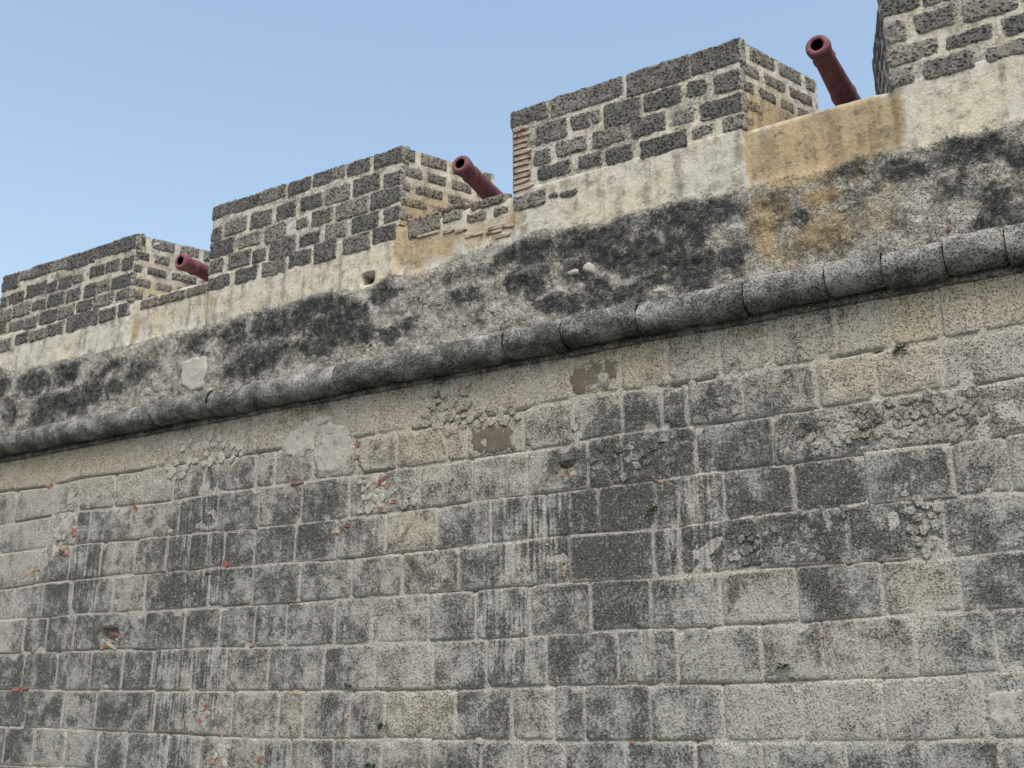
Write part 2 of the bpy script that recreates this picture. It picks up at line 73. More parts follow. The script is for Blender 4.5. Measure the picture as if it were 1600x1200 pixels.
OCHRE = [(-1.99, 6.62, 0.668, 0.396, 1.0), (-2.35, 6.62, 0.325, 0.403, 1.0), (-1.74, 6.71, 0.441, 0.328, 1.0), (-1.35, 6.66, 0.108, 0.32, 0.8), (-2.06, 6.08, 0.226, 0.102, 0.8), (-2.42, 6.07, 0.083, 0.162, 0.9), (-1.93, 5.88, 0.112, 0.076, 0.7), (-1.73, 6.19, 0.11, 0.076, 0.5), (-6.62, 6.65, 0.357, 0.325, 0.55), (-6.31, 6.62, 0.262, 0.24, 0.5), (-5.88, 6.63, 0.416, 0.196, 0.35), (-5.38, 6.71, 0.161, 0.17, 0.45), (-6.9, 6.76, 0.083, 0.33, 0.8), (-10.78, 6.63, 0.736, 0.237, 0.25), (-11.42, 6.57, 0.092, 0.271, 0.6), (-10.05, 6.6, 0.084, 0.276, 0.45), (-9.94, 6.65, 0.236, 0.129, 0.3), (-2.7, 6.72, 0.05, 0.412, 0.9), (-2.61, 5.96, 0.18, 0.46, 0.6), (-2.06, 5.72, 0.443, 0.282, 0.45), (-2.42, 5.58, 0.289, 0.159, 0.4), (-1.6, 5.77, 0.213, 0.246, 0.35), (-1.47, 5.99, 0.16, 0.247, 0.3), (-2.17, 6.51, 0.232, 0.264, 0.9)]
BRICK_BITS = [(-7.046, 3.955, 0.21, 0.07, -28), (-6.939, 3.894, 0.088, 0.064, -25), (-7.005, 3.648, 0.094, 0.07, 0), (-6.871, 3.719, 0.12, 0.042, 5), (-6.677, 3.784, 0.058, 0.056, 20), (-7.643, 3.455, 0.1, 0.044, 5), (-7.393, 4.429, 0.064, 0.074, 30), (-7.393, 4.274, 0.062, 0.052, 0), (-4.813, 3.791, 0.08, 0.066, 10), (-4.685, 3.778, 0.064, 0.05, -15), (-4.79, 2.871, 0.042, 0.048, 0), (-4.797, 2.817, 0.048, 0.054, 0), (-7.475, 3.513, 0.09, 0.048, 15), (-6.067, 4.842, 0.116, 0.116, 15), (-6.446, 4.654, 0.068, 0.078, 20), (-10.975, 4.041, 0.11, 0.058, 30), (-12.8, 4.52, 0.126, 0.074, 10), (-10.309, 4.533, 0.094, 0.052, 0), (-9.78, 4.627, 0.134, 0.082, 10), (-10.571, 4.588, 0.106, 0.052, 10), (-9.305, 3.225, 0.104, 0.068, 40), (-9.579, 3.145, 0.096, 0.038, 0), (-12.977, 3.344, 0.302, 0.068, -15), (-12.811, 3.393, 0.136, 0.07, -10), (-12.295, 3.597, 0.184, 0.06, 35), (-12.931, 1.839, 0.16, 0.048, 0), (-12.773, 1.846, 0.104, 0.056, 10), (-12.688, 2.304, 0.066, 0.042, 0), (-8.8, 2.267, 0.068, 0.036, 0), (-9.433, 1.597, 0.092, 0.092, -30), (-9.54, 1.472, 0.122, 0.054, 35), (-9.194, 1.358, 0.158, 0.06, -10), (-9.165, 1.283, 0.058, 0.054, 0), (-9.265, 1.031, 0.08, 0.062, 0), (-8.557, 1.075, 0.084, 0.092, 10), (-8.804, 1.275, 0.066, 0.04, 0), (-2.398, 2.161, 0.032, 0.046, 0), (-4.145, 1.304, 0.044, 0.032, 0), (-8.272, 4.068, 0.196, 0.03, 0), (-11.264, 2.386, 0.284, 0.056, 18), (-11.173, 2.477, 0.214, 0.046, 15), (-11.301, 2.325, 0.142, 0.048, -10), (-11.148, 2.329, 0.188, 0.038, 20), (-8.092, 1.758, 0.108, 0.04, 0), (-7.387, 1.512, 0.06, 0.05, 20), (-2.265, 2.546, 0.026, 0.032, 0), (-1.023, 5.501, 0.036, 0.036, 20), (-3.794, 3.614, 0.09, 0.032, 25), (-3.276, 4.828, 0.026, 0.026, 0), (-3.032, 4.2, 0.054, 0.048, 20), (-12.142, 3.815, 0.078, 0.104, -20)]
RUBBLE = [([(-2.149, 4.018), (-1.653, 4.05), (-1.679, 3.786), (-2.172, 3.753)], 26, 0.083, 0.42, 0.35), ([(-1.62, 4.068), (-1.007, 4.065), (-1.041, 3.768), (-1.651, 3.76)], 40, 0.076, 0.4, 0.4), ([(-2.603, 3.975), (-2.152, 3.989), (-2.183, 3.749), (-2.564, 3.737)], 14, 0.08, 0.42, 0.6), ([(-6.487, 4.891), (-5.896, 4.902), (-5.929, 4.434), (-6.171, 4.361), (-6.476, 4.543)], 24, 0.107, 0.2, 0.5), ([(-5.891, 4.604), (-5.265, 4.618), (-5.287, 4.417), (-5.888, 4.408)], 12, 0.097, 0.22, 0.6), ([(-10.429, 4.822), (-9.73, 4.858), (-9.107, 4.578), (-9.195, 4.414), (-10.306, 4.517)], 22, 0.099, 0.06, 0.2), ([(-10.457, 4.526), (-10.136, 4.522), (-10.114, 4.356), (-10.435, 4.366)], 4, 0.109, 0.02, 0.1), ([(-7.342, 4.014), (-6.916, 3.969), (-6.986, 3.611), (-7.339, 3.642)], 15, 0.079, 0.05, 0.05), ([(-6.913, 3.884), (-6.594, 4.026), (-6.563, 3.642), (-6.857, 3.599)], 7, 0.112, 0.3, 0.2), ([(-4.47, 4.047), (-3.412, 4.038), (-3.431, 3.66), (-4.478, 3.686)], 34, 0.086, 0.72, 0.15), ([(-3.131, 3.067), (-2.559, 3.06), (-2.58, 2.778), (-3.15, 2.758)], 20, 0.072, 0.6, 0.2), ([(-2.519, 3.212), (-2.112, 3.203), (-2.148, 2.792), (-2.526, 2.774)], 24, 0.076, 0.6, 0.2), ([(-1.595, 3.209), (-1.374, 3.188), (-1.422, 2.754), (-1.64, 2.769)], 12, 0.087, 0.3, 0.25), ([(-1.703, 3.396), (-1.501, 3.385), (-1.515, 3.254), (-1.716, 3.258)], 7, 0.064, 0.35, 0.2), ([(-3.42, 4.504), (-2.957, 4.433), (-2.974, 4.162), (-3.404, 4.191)], 18, 0.085, 0.45, 0.3), ([(-3.961, 4.016), (-3.572, 3.998), (-3.586, 3.695), (-3.972, 3.707)], 4, 0.08, 0.7, 0.3), ([(-9.666, 1.731), (-9.311, 1.764), (-9.163, 1.351), (-9.616, 1.346)], 8, 0.07, 0.2, 0.3), ([(-9.296, 1.213), (-9.001, 1.218), (-8.975, 0.986), (-9.268, 0.978)], 5, 0.081, 0.05, 0.1), ([(-4.783, 4.414), (-4.535, 4.282), (-4.575, 4.028), (-4.788, 4.053)], 5, 0.078, 0.15, 0.1), ([(-5.728, 1.392), (-5.656, 1.393), (-5.655, 1.277), (-5.763, 1.275)], 1, 0.081, 0.0, 0.0)]
PATCHES = [([(-8.543, 4.587), (-8.409, 4.764), (-8.071, 4.85), (-7.8, 4.836), (-7.757, 4.753), (-7.981, 4.684), (-8.021, 4.446), (-8.227, 4.357), (-8.478, 4.409)], 'lime', 0.9), ([(-7.963, 4.705), (-7.776, 4.756), (-7.488, 4.642), (-7.431, 4.448), (-7.44, 4.287), (-7.505, 4.163), (-7.732, 4.1), (-7.92, 4.105), (-8.021, 4.183), (-8.061, 4.338), (-8.017, 4.521)], 'lime', 0.8), ([(-5.888, 4.408), (-5.611, 4.426), (-5.363, 4.339), (-5.355, 4.089), (-5.608, 4.072), (-5.859, 4.115)], 'cement', 0.5), ([(-12.585, 4.058), (-12.342, 4.176), (-12.125, 4.07), (-12.111, 3.855), (-12.315, 3.7), (-12.589, 3.747)], 'lime', 0.7), ([(-12.683, 3.685), (-12.382, 3.705), (-12.433, 3.496), (-12.576, 3.421)], 'lime', 0.6), ([(-12.512, 4.367), (-12.138, 4.487), (-12.077, 4.367), (-12.275, 4.17), (-12.477, 4.188)], 'lime', 0.55), ([(-1.201, 1.7), (-1.1, 1.723), (-0.923, 1.731), (-0.965, 1.404), (-1.207, 1.392), (-1.212, 1.538)], 'lime', 0.8), ([(-10.595, 3.707), (-10.358, 3.816), (-10.247, 3.663), (-10.375, 3.61), (-10.583, 3.626)], 'lime', 0.5), ([(-4.689, 4.869), (-4.274, 4.888), (-4.137, 4.812), (-4.176, 4.687), (-4.281, 4.638), (-4.601, 4.541), (-4.687, 4.567)], 'cement', 0.6), ([(-4.56, 4.828), (-4.311, 4.841), (-4.196, 4.69), (-4.283, 4.572), (-4.529, 4.557), (-4.613, 4.656)], 'lime', 0.55), ([(-9.242, 1.18), (-8.994, 1.152), (-8.994, 0.978), (-9.167, 0.96)], 'lime', 0.8)]
BAND_PATCHES = [[(-4.378, 5.876), (-4.4, 5.831), (-4.452, 5.822), (-4.503, 5.853), (-4.524, 5.908), (-4.502, 5.953), (-4.449, 5.963), (-4.398, 5.931)], [(-10.41, 5.891), (-10.204, 5.935), (-9.971, 5.922), (-9.867, 5.715), (-9.939, 5.471), (-10.141, 5.442), (-10.344, 5.576)], [(-3.783, 5.535), (-3.667, 5.545), (-3.569, 5.478), (-3.638, 5.439), (-3.758, 5.463)], [(-4.725, 5.923), (-4.575, 5.941), (-4.554, 5.865), (-4.688, 5.851)], [(-8.462, 5.405), (-8.114, 5.429), (-7.962, 5.364), (-8.204, 5.308), (-8.425, 5.319)]]
HOLES = [(-7.35, 6.42, 0.057, 0.041, 1.0), (-11.24, 2.48, 0.154, 0.07, 1.0), (-4.75, 3.87, 0.078, 0.025, 1.0)]
WEEDS = [(-7.379, 1.806), (-6.899, 1.415), (-7.043, 1.038), (-3.85, 3.331), (-1.526, 4.484), (-2.744, 1.906), (-12.926, 5.005)]
CORDON_JOINTS = [-0.606, -1.089, -1.597, -2.091, -2.849, -3.932, -4.772, -5.459, -6.706, -7.74, -8.365, -9.785, -10.816, -12.336, -13.447]

X_LEFT, X_RIGHT = -20.0, 3.2
Z_CORDON, R_CORDON = 5.20, 0.162      # centre line and radius of the round moulding
Z_SILL = 7.005
Z_PLATFORM = 6.55
DEPTH = 1.15                          # thickness of the merlons
# x0, x1, lean of the left and right cheek towards the inside
MERLONS = [(-19.2, -16.1, .3, .5, 8.01), (-14.556, -11.553, .3, .55, 8.012), (-10.029, -6.907, .3, .58, 8.035),
           (-5.364, -2.735, .3, .47, 8.02), (-1.342, 1.6, .33, .5, 8.02)]
OPENINGS = [(-16.1, -14.556), (-11.553, -10.029), (-6.907, -5.364), (-2.735, -1.342), (1.6, 3.2)]

# ---------------------------------------------------------------- noise in numpy
def _hash(ix, iy, iz, s):
    h = (ix.astype(np.int64) * 374761393 + iy.astype(np.int64) * 668265263 + iz.astype(np.int64) * 2147483647 + s * 144665) & 0xffffffff
    h = ((h ^ (h >> 13)) * 1274126177) & 0xffffffff
    h = ((h ^ (h >> 15)) * 2246822519) & 0xffffffff
    return ((h ^ (h >> 16)) & 0xffff) / 65535.0
def vnoise(x, y, s=0):
    x = np.asarray(x, float); y = np.asarray(y, float)
    fx, fy = np.floor(x), np.floor(y)
    tx, ty = x - fx, y - fy
    tx = tx * tx * (3 - 2 * tx); ty = ty * ty * (3 - 2 * ty)
    z = np.zeros_like(fx)
    a = _hash(fx, fy, z, s); b = _hash(fx + 1, fy, z, s); c = _hash(fx, fy + 1, z, s); d = _hash(fx + 1, fy + 1, z, s)
    return (a * (1 - tx) + b * tx) * (1 - ty) + (c * (1 - tx) + d * tx) * ty
def fbm(x, y, s=0, octs=4, gain=.55):
    v = 0; a = 1; t = 0
    for i in range(octs):
        v = v + a * vnoise(x * 2 ** i + 17.3 * i, y * 2 ** i - 9.1 * i, s + i * 7)
        t += a; a *= gain
    return v / t - .5
def sstep(a, b, x):
    t = np.clip((x - a) / (b - a), 0, 1)
    return t * t * (3 - 2 * t)

# ---------------------------------------------------------------- node helper
class NT:
    def __init__(self, name):
        self.m = bpy.data.materials.new(name)
        self.m.use_nodes = True
        self.t = self.m.node_tree
        self.t.nodes.clear()
        self.out = self.t.nodes.new('ShaderNodeOutputMaterial')
        self.b = self.t.nodes.new('ShaderNodeBsdfPrincipled')
        self.t.links.new(self.b.outputs[0], self.out.inputs['Surface'])
        g = self.t.nodes.new('ShaderNodeNewGeometry')
        self.pos = g.outputs['Position']
    def put(self, sock, v):
        if isinstance(v, (int, float)):
            sock.default_value = v
        elif isinstance(v, tuple):
            sock.default_value = v if len(v) == len(sock.default_value) else v + (1.0,)
        else:
            self.t.links.new(v, sock)
    def math(self, op, a, b=0.0, c=0.0):
        n = self.t.nodes.new('ShaderNodeMath'); n.operation = op
        for i, v in enumerate((a, b, c)): self.put(n.inputs[i], v)
        return n.outputs[0]
    def add(self, a, b): return self.math('ADD', a, b)
    def mul(self, a, b): return self.math('MULTIPLY', a, b)
    def mad(self, a, b, c): return self.math('MULTIPLY_ADD', a, b, c)
    def step(self, v, a, b, lo=0.0, hi=1.0):
        n = self.t.nodes.new('ShaderNodeMapRange'); n.interpolation_type = 'SMOOTHSTEP'
        self.put(n.inputs['Value'], v)
        for k, x in (('From Min', a), ('From Max', b), ('To Min', lo), ('To Max', hi)): self.put(n.inputs[k], x)
        return n.outputs['Result']
    def scale(self, v):
        n = self.t.nodes.new('ShaderNodeVectorMath'); n.operation = 'MULTIPLY'
        self.put(n.inputs[0], self.pos); n.inputs[1].default_value = v
        return n.outputs[0]
    def noise(self, scale, detail=4.0, rough=.55, vec=None, dist=0.0):
        n = self.t.nodes.new('ShaderNodeTexNoise')
        self.put(n.inputs['Vector'], vec or self.pos)
        n.inputs['Scale'].default_value = scale; n.inputs['Detail'].default_value = detail
        n.inputs['Roughness'].default_value = rough; n.inputs['Distortion'].default_value = dist
        return n.outputs['Fac']
    def vor(self, scale, feature='F1', rnd=1.0):
        n = self.t.nodes.new('ShaderNodeTexVoronoi'); n.feature = feature
        self.put(n.inputs['Vector'], self.pos)
        n.inputs['Scale'].default_value = scale; n.inputs['Randomness'].default_value = rnd
        return n.outputs['Distance']
    def mix(self, f, a, b, mode='MIX'):
        n = self.t.nodes.new('ShaderNodeMix'); n.data_type = 'RGBA'; n.blend_type = mode
        self.put(n.inputs[0], f); self.put(n.inputs[6], a); self.put(n.inputs[7], b)
        return n.outputs[2]
    def grey(self, col, v):                       # colour times scalar
        n = self.t.nodes.new('ShaderNodeVectorMath'); n.operation = 'SCALE'
        self.put(n.inputs[0], col if not isinstance(col, tuple) else col[:3]); self.put(n.inputs['Scale'], v)
        return n.outputs[0]
    def attr(self, name):
        n = self.t.nodes.new('ShaderNodeAttribute'); n.attribute_name = name
        return n.outputs['Fac']
    def own(self):                                # per-object numbers held in the object colour
        n = self.t.nodes.new('ShaderNodeObjectInfo')
        s = self.t.nodes.new('ShaderNodeSeparateColor')
        self.t.links.new(n.outputs['Color'], s.inputs[0])
        return s.outputs[0], s.outputs[1], s.outputs[2], n.outputs['Alpha']
    def finish(self, col, height=None, dist=.01, rough=.95, strength=1.0, spec=.15):
        self.put(self.b.inputs['Base Color'], col); self.put(self.b.inputs['Roughness'], rough)
        self.b.inputs['Specular IOR Level'].default_value = spec
        if height is not None:
            n = self.t.nodes.new('ShaderNodeBump'); n.inputs['Distance'].default_value = dist
            n.inputs['Strength'].default_value = strength
            self.put(n.inputs['Height'], height); self.t.links.new(n.outputs[0], self.b.inputs['Normal'])
        return self.m

def stone_layers(n, tone, warm, streak, rough, rim=0.0):
    mid = n.noise(3.6, 5.0, .70); grain = n.noise(40.0, 3.0, .8)
    st = n.noise(1.0, 2.0, .6, n.scale((28, 28, 2.0)))
    t = n.mad(n.math('SUBTRACT', mid, .5), 2.5, n.math('SUBTRACT', tone, .045))
    t = n.mad(n.math('SUBTRACT', grain, .5), 1.8, t)
    t = n.mad(n.math('SUBTRACT', st, .5), n.mad(streak, 1.8, .35), t)
    mask = n.step(t, .12, .86)
    light = n.mix(n.step(n.mad(n.math('SUBTRACT', mid, .5), .9, warm), 0.10, 1.0), (.375, .385, .365), (.445, .402, .305))
    light = n.grey(light, n.mad(grain, 1.1, .45))
    dark = n.grey((.090, .093, .092), n.mad(grain, 1.0, .5))
    col = n.mix(mask, light, dark)
    # pores of the coral stone, gathered in swarms, the shade in the holes painted dark
    sp = n.noise(58.0, 2.0, .65)
    dens = n.step(n.mad(rough, .16, mid), .44, .60)
    pits = n.math('MAXIMUM', n.mul(n.step(n.vor(36.0), .34, .16), dens), n.mul(n.step(sp, .42, .34), .6))
    col = n.mix(n.mul(pits, .60), col, (.034, .035, .034))
    # lime specks and lime left along the arrises
    speck = n.step(n.mad(rim, .05, sp), .58, .68)
    lime = n.step(n.add(n.mul(rim, .40), n.add(n.mul(mid, .66), n.mul(grain, .25))), .64, .82)
    col = n.mix(n.mul(n.math('MAXIMUM', n.mul(speck, .8), lime), .66), col, (.48, .475, .435))
    h = n.add(n.mul(grain, 1.0), n.mul(mid, 1.2))
    h = n.math('SUBTRACT', h, n.mul(pits, 1.0))
    return col, h

def mat_block():
    n = NT('weathered_coral_stone')
    a, b, c, d = n.own()
    col, h = stone_layers(n, n.add(a, n.attr('tone')), n.add(b, n.attr('warm')), n.attr('runs'), d, n.attr('rim'))
    return n.finish(col, h, .024)
def mat_mortar():
    n = NT('lime_mortar')
    col, h = stone_layers(n, n.mad(n.attr('tone'), .65, -.12), n.attr('warm'), n.attr('runs'), .2, .55)
    return n.finish(col, h, .015)
def mat_parapet():
    n = NT('parapet_face')
    mould_and_shade, plaster, ochre = n.attr('mould_and_shade'), n.attr('plaster'), n.attr('ochre')
    rub, h = stone_layers(n, .36, .34, .05, .8)
    mid = n.noise(6.0, 6.0, .74); grain = n.noise(30.0, 3.0, .75); big = n.noise(1.3, 3.0)
    st = n.noise(1.0, 3.0, .6, n.scale((8, 8, 1.0)))
    lump = n.vor(13.0)
    rub = n.mix(n.mul(n.step(lump, .42, .20), n.step(big, .40, .60)), rub, (.40, .375, .31))
    pl = n.mix(n.step(big, .38, .60), (.50, .475, .385), (.46, .46, .425))
    pl = n.mix(n.step(n.mad(st, .55, n.mul(mid, .52)), .50, .66), pl, (.27, .262, .22))
    pl = n.grey(pl, n.mad(grain, .75, .62))
    wear = n.noise(9.0, 5.0, .78)
    pl = n.mix(n.mul(n.step(wear, .53, .66), .75), pl, (.17, .165, .15))
    pl = n.mix(n.mul(n.step(wear, .47, .37), .75), pl, (.56, .55, .51))
    oc = n.mix(n.step(st, .36, .66), (.355, .272, .145), (.235, .182, .105))
    oc = n.mix(n.step(mid, .46, .60), oc, (.385, .32, .19))
    oc = n.grey(oc, n.mad(grain, 1.2, .4))
    oc = n.mix(n.mul(n.step(wear, .54, .66), .8), oc, (.12, .105, .085))
    nz = n.add(n.mul(n.math('SUBTRACT', mid, .5), 2.2), n.mul(n.math('SUBTRACT', grain, .5), 1.5))
    pmask = n.step(n.mad(nz, .75, plaster), .34, .66)
    omask = n.step(n.mad(nz, .4, ochre), .02, .55)
    mmask = n.step(n.add(mould_and_shade, nz), .08, .86)
    col = n.mix(pmask, rub, pl)
    col = n.mix(n.mul(omask, .85), col, oc)
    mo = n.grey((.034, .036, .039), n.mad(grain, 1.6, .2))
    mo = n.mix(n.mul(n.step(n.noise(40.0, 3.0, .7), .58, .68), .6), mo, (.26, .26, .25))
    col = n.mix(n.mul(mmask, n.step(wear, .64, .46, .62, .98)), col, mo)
    hh = n.mix(pmask, n.math('SUBTRACT', h, n.mul(lump, 1.2)), n.mul(n.add(grain, mid), .5))
    return n.finish(col, hh, .022)
def mat_merlon_stone():
    n = NT('dark_porous_stone')
    a, b, c, d = n.own()
    rim = n.attr('rim')
    grain = n.noise(40.0, 3.0, .8); mid = n.noise(7.0, 4.0, .70)
    base = n.mix(n.step(n.mad(n.math('SUBTRACT', mid, .5), .9, a), .1, .9), (.26, .252, .23), (.118, .119, .119))
    base = n.grey(base, n.mad(grain, 2.0, .0))
    base = n.mix(n.mul(b, n.step(mid, .38, .62)), base, (.33, .25, .14))
    smear = n.step(n.add(n.mul(rim, .55), n.add(n.mul(mid, .60), n.mul(grain, .25))), .66, .84)
    base = n.mix(n.mul(smear, .85), base, (.34, .335, .295))
    dens = n.step(mid, .38, .54)
    pits = n.math('MAXIMUM', n.mul(n.step(n.vor(25.0), .42, .22), dens), n.mul(n.step(grain, .44, .34), .6))
    base = n.mix(n.mul(pits, .78), base, (.020, .021, .023))  # shade inside the pores painted dark, on top of their bump
    h = n.math('SUBTRACT', n.add(n.mul(grain, .9), mid), n.mul(pits, 1.1))
    return n.finish(base, h, .030)
def mat_lime():
    n = NT('lime_plaster')
    a, b, c, d = n.own()
    mid = n.noise(9.0, 5.0, .75); grain = n.noise(40.0, 3.0, .8)
    col = n.mix(n.step(n.add(mid, n.mul(n.math('SUBTRACT', .6, a), .5)), .40, .62), (.37, .365, .335), (.15, .147, .135))
    col = n.grey(col, n.mad(grain, .7, .65))
    return n.finish(col, n.add(mid, n.mul(grain, .5)), .018)
def mat_cement():
    n = NT('cement_render')
    a, b, c, d = n.own()
    mid = n.noise(7.0, 5.0, .65); grain = n.noise(70.0, 3.0, .7)
    col = n.mix(a, (.075, .073, .068), (.30, .265, .20))
    col = n.grey(col, n.mad(mid, .9, n.mul(grain, .5)))
    col = n.mix(n.step(n.noise(30.0, 4.0, .7), .60, .72), col, (.36, .34, .30))
    return n.finish(col, n.add(mid, grain), .008)
def mat_brick():
    n = NT('red_brick')
    a, b, c, d = n.own()
    g = n.noise(50.0, 4.0, .7); m = n.noise(9.0, 4.0)
    col = n.mix(a, (.22, .090, .066), (.15, .088, .072))
    col = n.grey(col, n.mad(g, .9, .55))
    col = n.mix(n.mul(n.step(n.mad(b, .12, m), .46, .64), b), col, (.38, .34, .27))
    return n.finish(col, n.add(g, m), .008)
def mat_iron():
    n = NT('red_painted_iron')
    m = n.noise(7.0, 6.0, .65); g = n.noise(45.0, 4.0, .65); s = n.noise(1.0, 3.0, .6, n.scale((14, 3, 5)))
    col = n.mix(n.step(m, .40, .66), (.20, .075, .092), (.115, .054, .068))
    col = n.mix(n.step(n.mad(g, .5, n.mul(s, .5)), .50, .62), col, (.22, .115, .125))
    col = n.mix(n.step(n.noise(18.0, 5.0, .7), .63, .72), col, (.26, .17, .15))
    return n.finish(col, n.add(g, m), .012, n.mad(g, .3, .6), spec=.3)
def mat_plain(name, col, var=.3, scale=20.0, rough=.9, h=.004):
    n = NT(name)
    g = n.noise(scale, 4.0, .65)
    return n.finish(n.grey(col, n.mad(g, 2 * var, 1 - var)), g, h, rough)
def mat_ground():
    n = NT('worn_asphalt')
    g = n.noise(30.0, 4.0, .7); m = n.noise(.6, 5.0)
    col = n.mix(n.step(m, .4, .6), (.10, .095, .085), (.065, .063, .06))
    return n.finish(n.grey(col, n.mad(g, .8, .6)), g, .01)
M = dict(block=mat_block(), mortar=mat_mortar(), parapet=mat_parapet(), merlon=mat_merlon_stone(), lime=mat_lime(), cement=mat_cement(),
         brick=mat_brick(), iron=mat_iron(), ground=mat_ground(), leaf=mat_plain('weed_leaf', (.055, .115, .035)),
         stem=mat_plain('weed_stem', (.09, .08, .04)), wood=mat_plain('old_oak', (.13, .085, .05), .4, 12.0),
         bore=mat_plain('soot', (.015, .013, .014)), paving=mat_plain('platform_paving', (.26, .24, .20)))

# ---------------------------------------------------------------- mesh helpers
def mesh(name, verts, faces, mat, parent=None, loc=(0, 0, 0), rz=0.0, attrs=None, smooth=True, color=None):
    me = bpy.data.meshes.new(name)
    v = np.asarray(verts, np.float32)
    me.from_pydata(v.tolist(), [], faces if isinstance(faces, list) else faces.tolist())
    if attrs:
        for k, a in attrs.items():
            at = me.attributes.new(k, 'FLOAT', 'POINT')
            at.data.foreach_set('value', np.asarray(a, np.float32))
    if smooth:
        me.polygons.foreach_set('use_smooth', np.ones(len(me.polygons), bool))
    me.materials.append(mat)
    me.update()
    o = bpy.data.objects.new(name, me)
    COL.objects.link(o)
    o.location = loc
    o.rotation_euler = (0, 0, rz)
    if parent: o.parent = parent
    if color: o.color = color
    return o
def empty(name, loc, label, cat, group=None, rz=0.0):
    o = bpy.data.objects.new(name, None)
    o.empty_display_size = .3
    COL.objects.link(o)
    o.location = loc
    o.rotation_euler = (0, 0, rz)
    o['label'] = label; o['category'] = cat
    if group: o['group'] = group
    return o
def grid_faces(nu, nv, off=0):
    i = np.arange(nu - 1)[:, None] * nv + np.arange(nv - 1)[None, :]
    q = np.stack([i, i + nv, i + nv + 1, i + 1], -1).reshape(-1, 4) + off
    return q

def relief_piece(name, sdf, x0, x1, z0, z1, mat, parent, proud=.012, edge=.022, dive=.035, relief=.006, rscale=9.0, cell=.022,
                 jag=.009, seed=0, origin=(0, 0, 0), rz=0.0, color=None, back=.10, tilt=(0, 0), warp=None, hole=True, maps=False, chips=()):
    """A stone or patch with an uneven face: a height field over the plane y = 0 (facing -y) whose rim sinks behind the mortar, closed by a
    rim and a back. sdf(x, z) > 0 inside. Coordinates are wall coordinates relative to origin."""
    nx = max(5, int((x1 - x0) / cell) + 1); nz = max(5, int((z1 - z0) / cell) + 1)
    X, Z = np.meshgrid(np.linspace(x0, x1, nx), np.linspace(z0, z1, nz), indexing='ij')
    d = sdf(X, Z) + jag * 2 * fbm(X * 16 + seed, Z * 16, seed, 3)
    for (ax, az_, ar) in chips: d = np.minimum(d, np.hypot(X - ax, Z - az_) - ar + .03 * fbm(X * 12, Z * 12, seed + 9, 3))
    e = np.clip(1 - d / edge, 0, 1.6)
    rim = np.clip(1 - d / (edge * 2.6), 0, 1).reshape(-1)
    y = -proud - relief * 2.4 * fbm(X * rscale, Z * rscale, seed + 3, 4) + dive * e ** 2
    cx, cz = (x0 + x1) / 2, (z0 + z1) / 2
    y = y + tilt[0] * (X - cx) + tilt[1] * (Z - cz)
    if hole:
        for (hx, hz, rx, rzz, _) in HOLES:
            rr = ((X + origin[0] - hx) / rx) ** 2 + ((Z + origin[2] - hz) / rzz) ** 2 if rz == 0 else None
            if rr is not None: y = y + .16 * sstep(1.5, .7, rr + fbm(X * 20, Z * 20, 5) * 1.2)
    if warp: Z = warp(X, Z)
    faces = grid_faces(nx, nz)
    V = np.stack([X, y, Z], -1).reshape(-1, 3)
    ring = [i * nz for i in range(nx)] + [(nx - 1) * nz + j for j in range(1, nz)] + [i * nz + nz - 1 for i in range(nx - 2, -1, -1)] + [j for j in range(nz - 2, 0, -1)]
    at = {'rim': rim}
    if maps: at['tone'], at['warm'], at['runs'] = tone_at(X + origin[0], Z + origin[2])
    n0 = len(V)
    VB = V[ring].copy(); VB[:, 1] = back
    V = np.concatenate([V, VB])
    F = faces.tolist()
    k = len(ring)
    for i in range(k):
        j = (i + 1) % k
        F.append((ring[j], ring[i], n0 + i, n0 + j))
    F.append(tuple(n0 + i for i in range(k)))
    return mesh(name, V, F, mat, parent, origin, rz, {q: np.concatenate([a, a[ring]]) for q, a in at.items()}, True, color)

def rbox(x0, x1, z0, z1, r):
    cx, cz, hx, hz = (x0 + x1) / 2, (z0 + z1) / 2, (x1 - x0) / 2, (z1 - z0) / 2
    r = min(r, hx * .9, hz * .9)
    def f(X, Z):
        qx = np.abs(X - cx) - hx + r; qz = np.abs(Z - cz) - hz + r
        return -(np.hypot(np.maximum(qx, 0), np.maximum(qz, 0)) + np.minimum(np.maximum(qx, qz), 0) - r)
    return f
def poly_sdf(P):
    P = np.array(P, float)
    def f(X, Z):
        d = np.full(X.shape, 1e9); ins = np.zeros(X.shape, bool)
        n = len(P)
        for i in range(n):
            a, b = P[i], P[(i + 1) % n]
            ab = b - a
            t = np.clip(((X - a[0]) * ab[0] + (Z - a[1]) * ab[1]) / (ab @ ab + 1e-12), 0, 1)
            d = np.minimum(d, np.hypot(X - a[0] - t * ab[0], Z - a[1] - t * ab[1]))
            c = ((a[1] > Z) != (b[1] > Z)) & (X < (b[0] - a[0]) * (Z - a[1]) / (b[1] - a[1] + 1e-12) + a[0])
            ins ^= c
        return np.where(ins, d, -d)
    return f

# ---------------------------------------------------------------- ground and the platform behind the parapet
gr = mesh('ground', [(-400, -400, 0), (400, -400, 0), (400, 400, 0), (-400, 400, 0)], [(0, 1, 2, 3)], M['ground'])
gr['kind'] = 'structure'
pv = [(X_LEFT, DEPTH, Z_PLATFORM), (X_RIGHT, DEPTH, Z_PLATFORM), (X_RIGHT, 14, Z_PLATFORM), (X_LEFT, 14, Z_PLATFORM)]
pv += [(x, y, z - .3) for x, y, z in pv]
pf = mesh('gun_platform', pv, [(0, 1, 2, 3), (7, 6, 5, 4), (0, 4, 5, 1), (1, 5, 6, 2), (2, 6, 7, 3), (3, 7, 4, 0)], M['paving'], smooth=False)
pf['kind'] = 'structure'

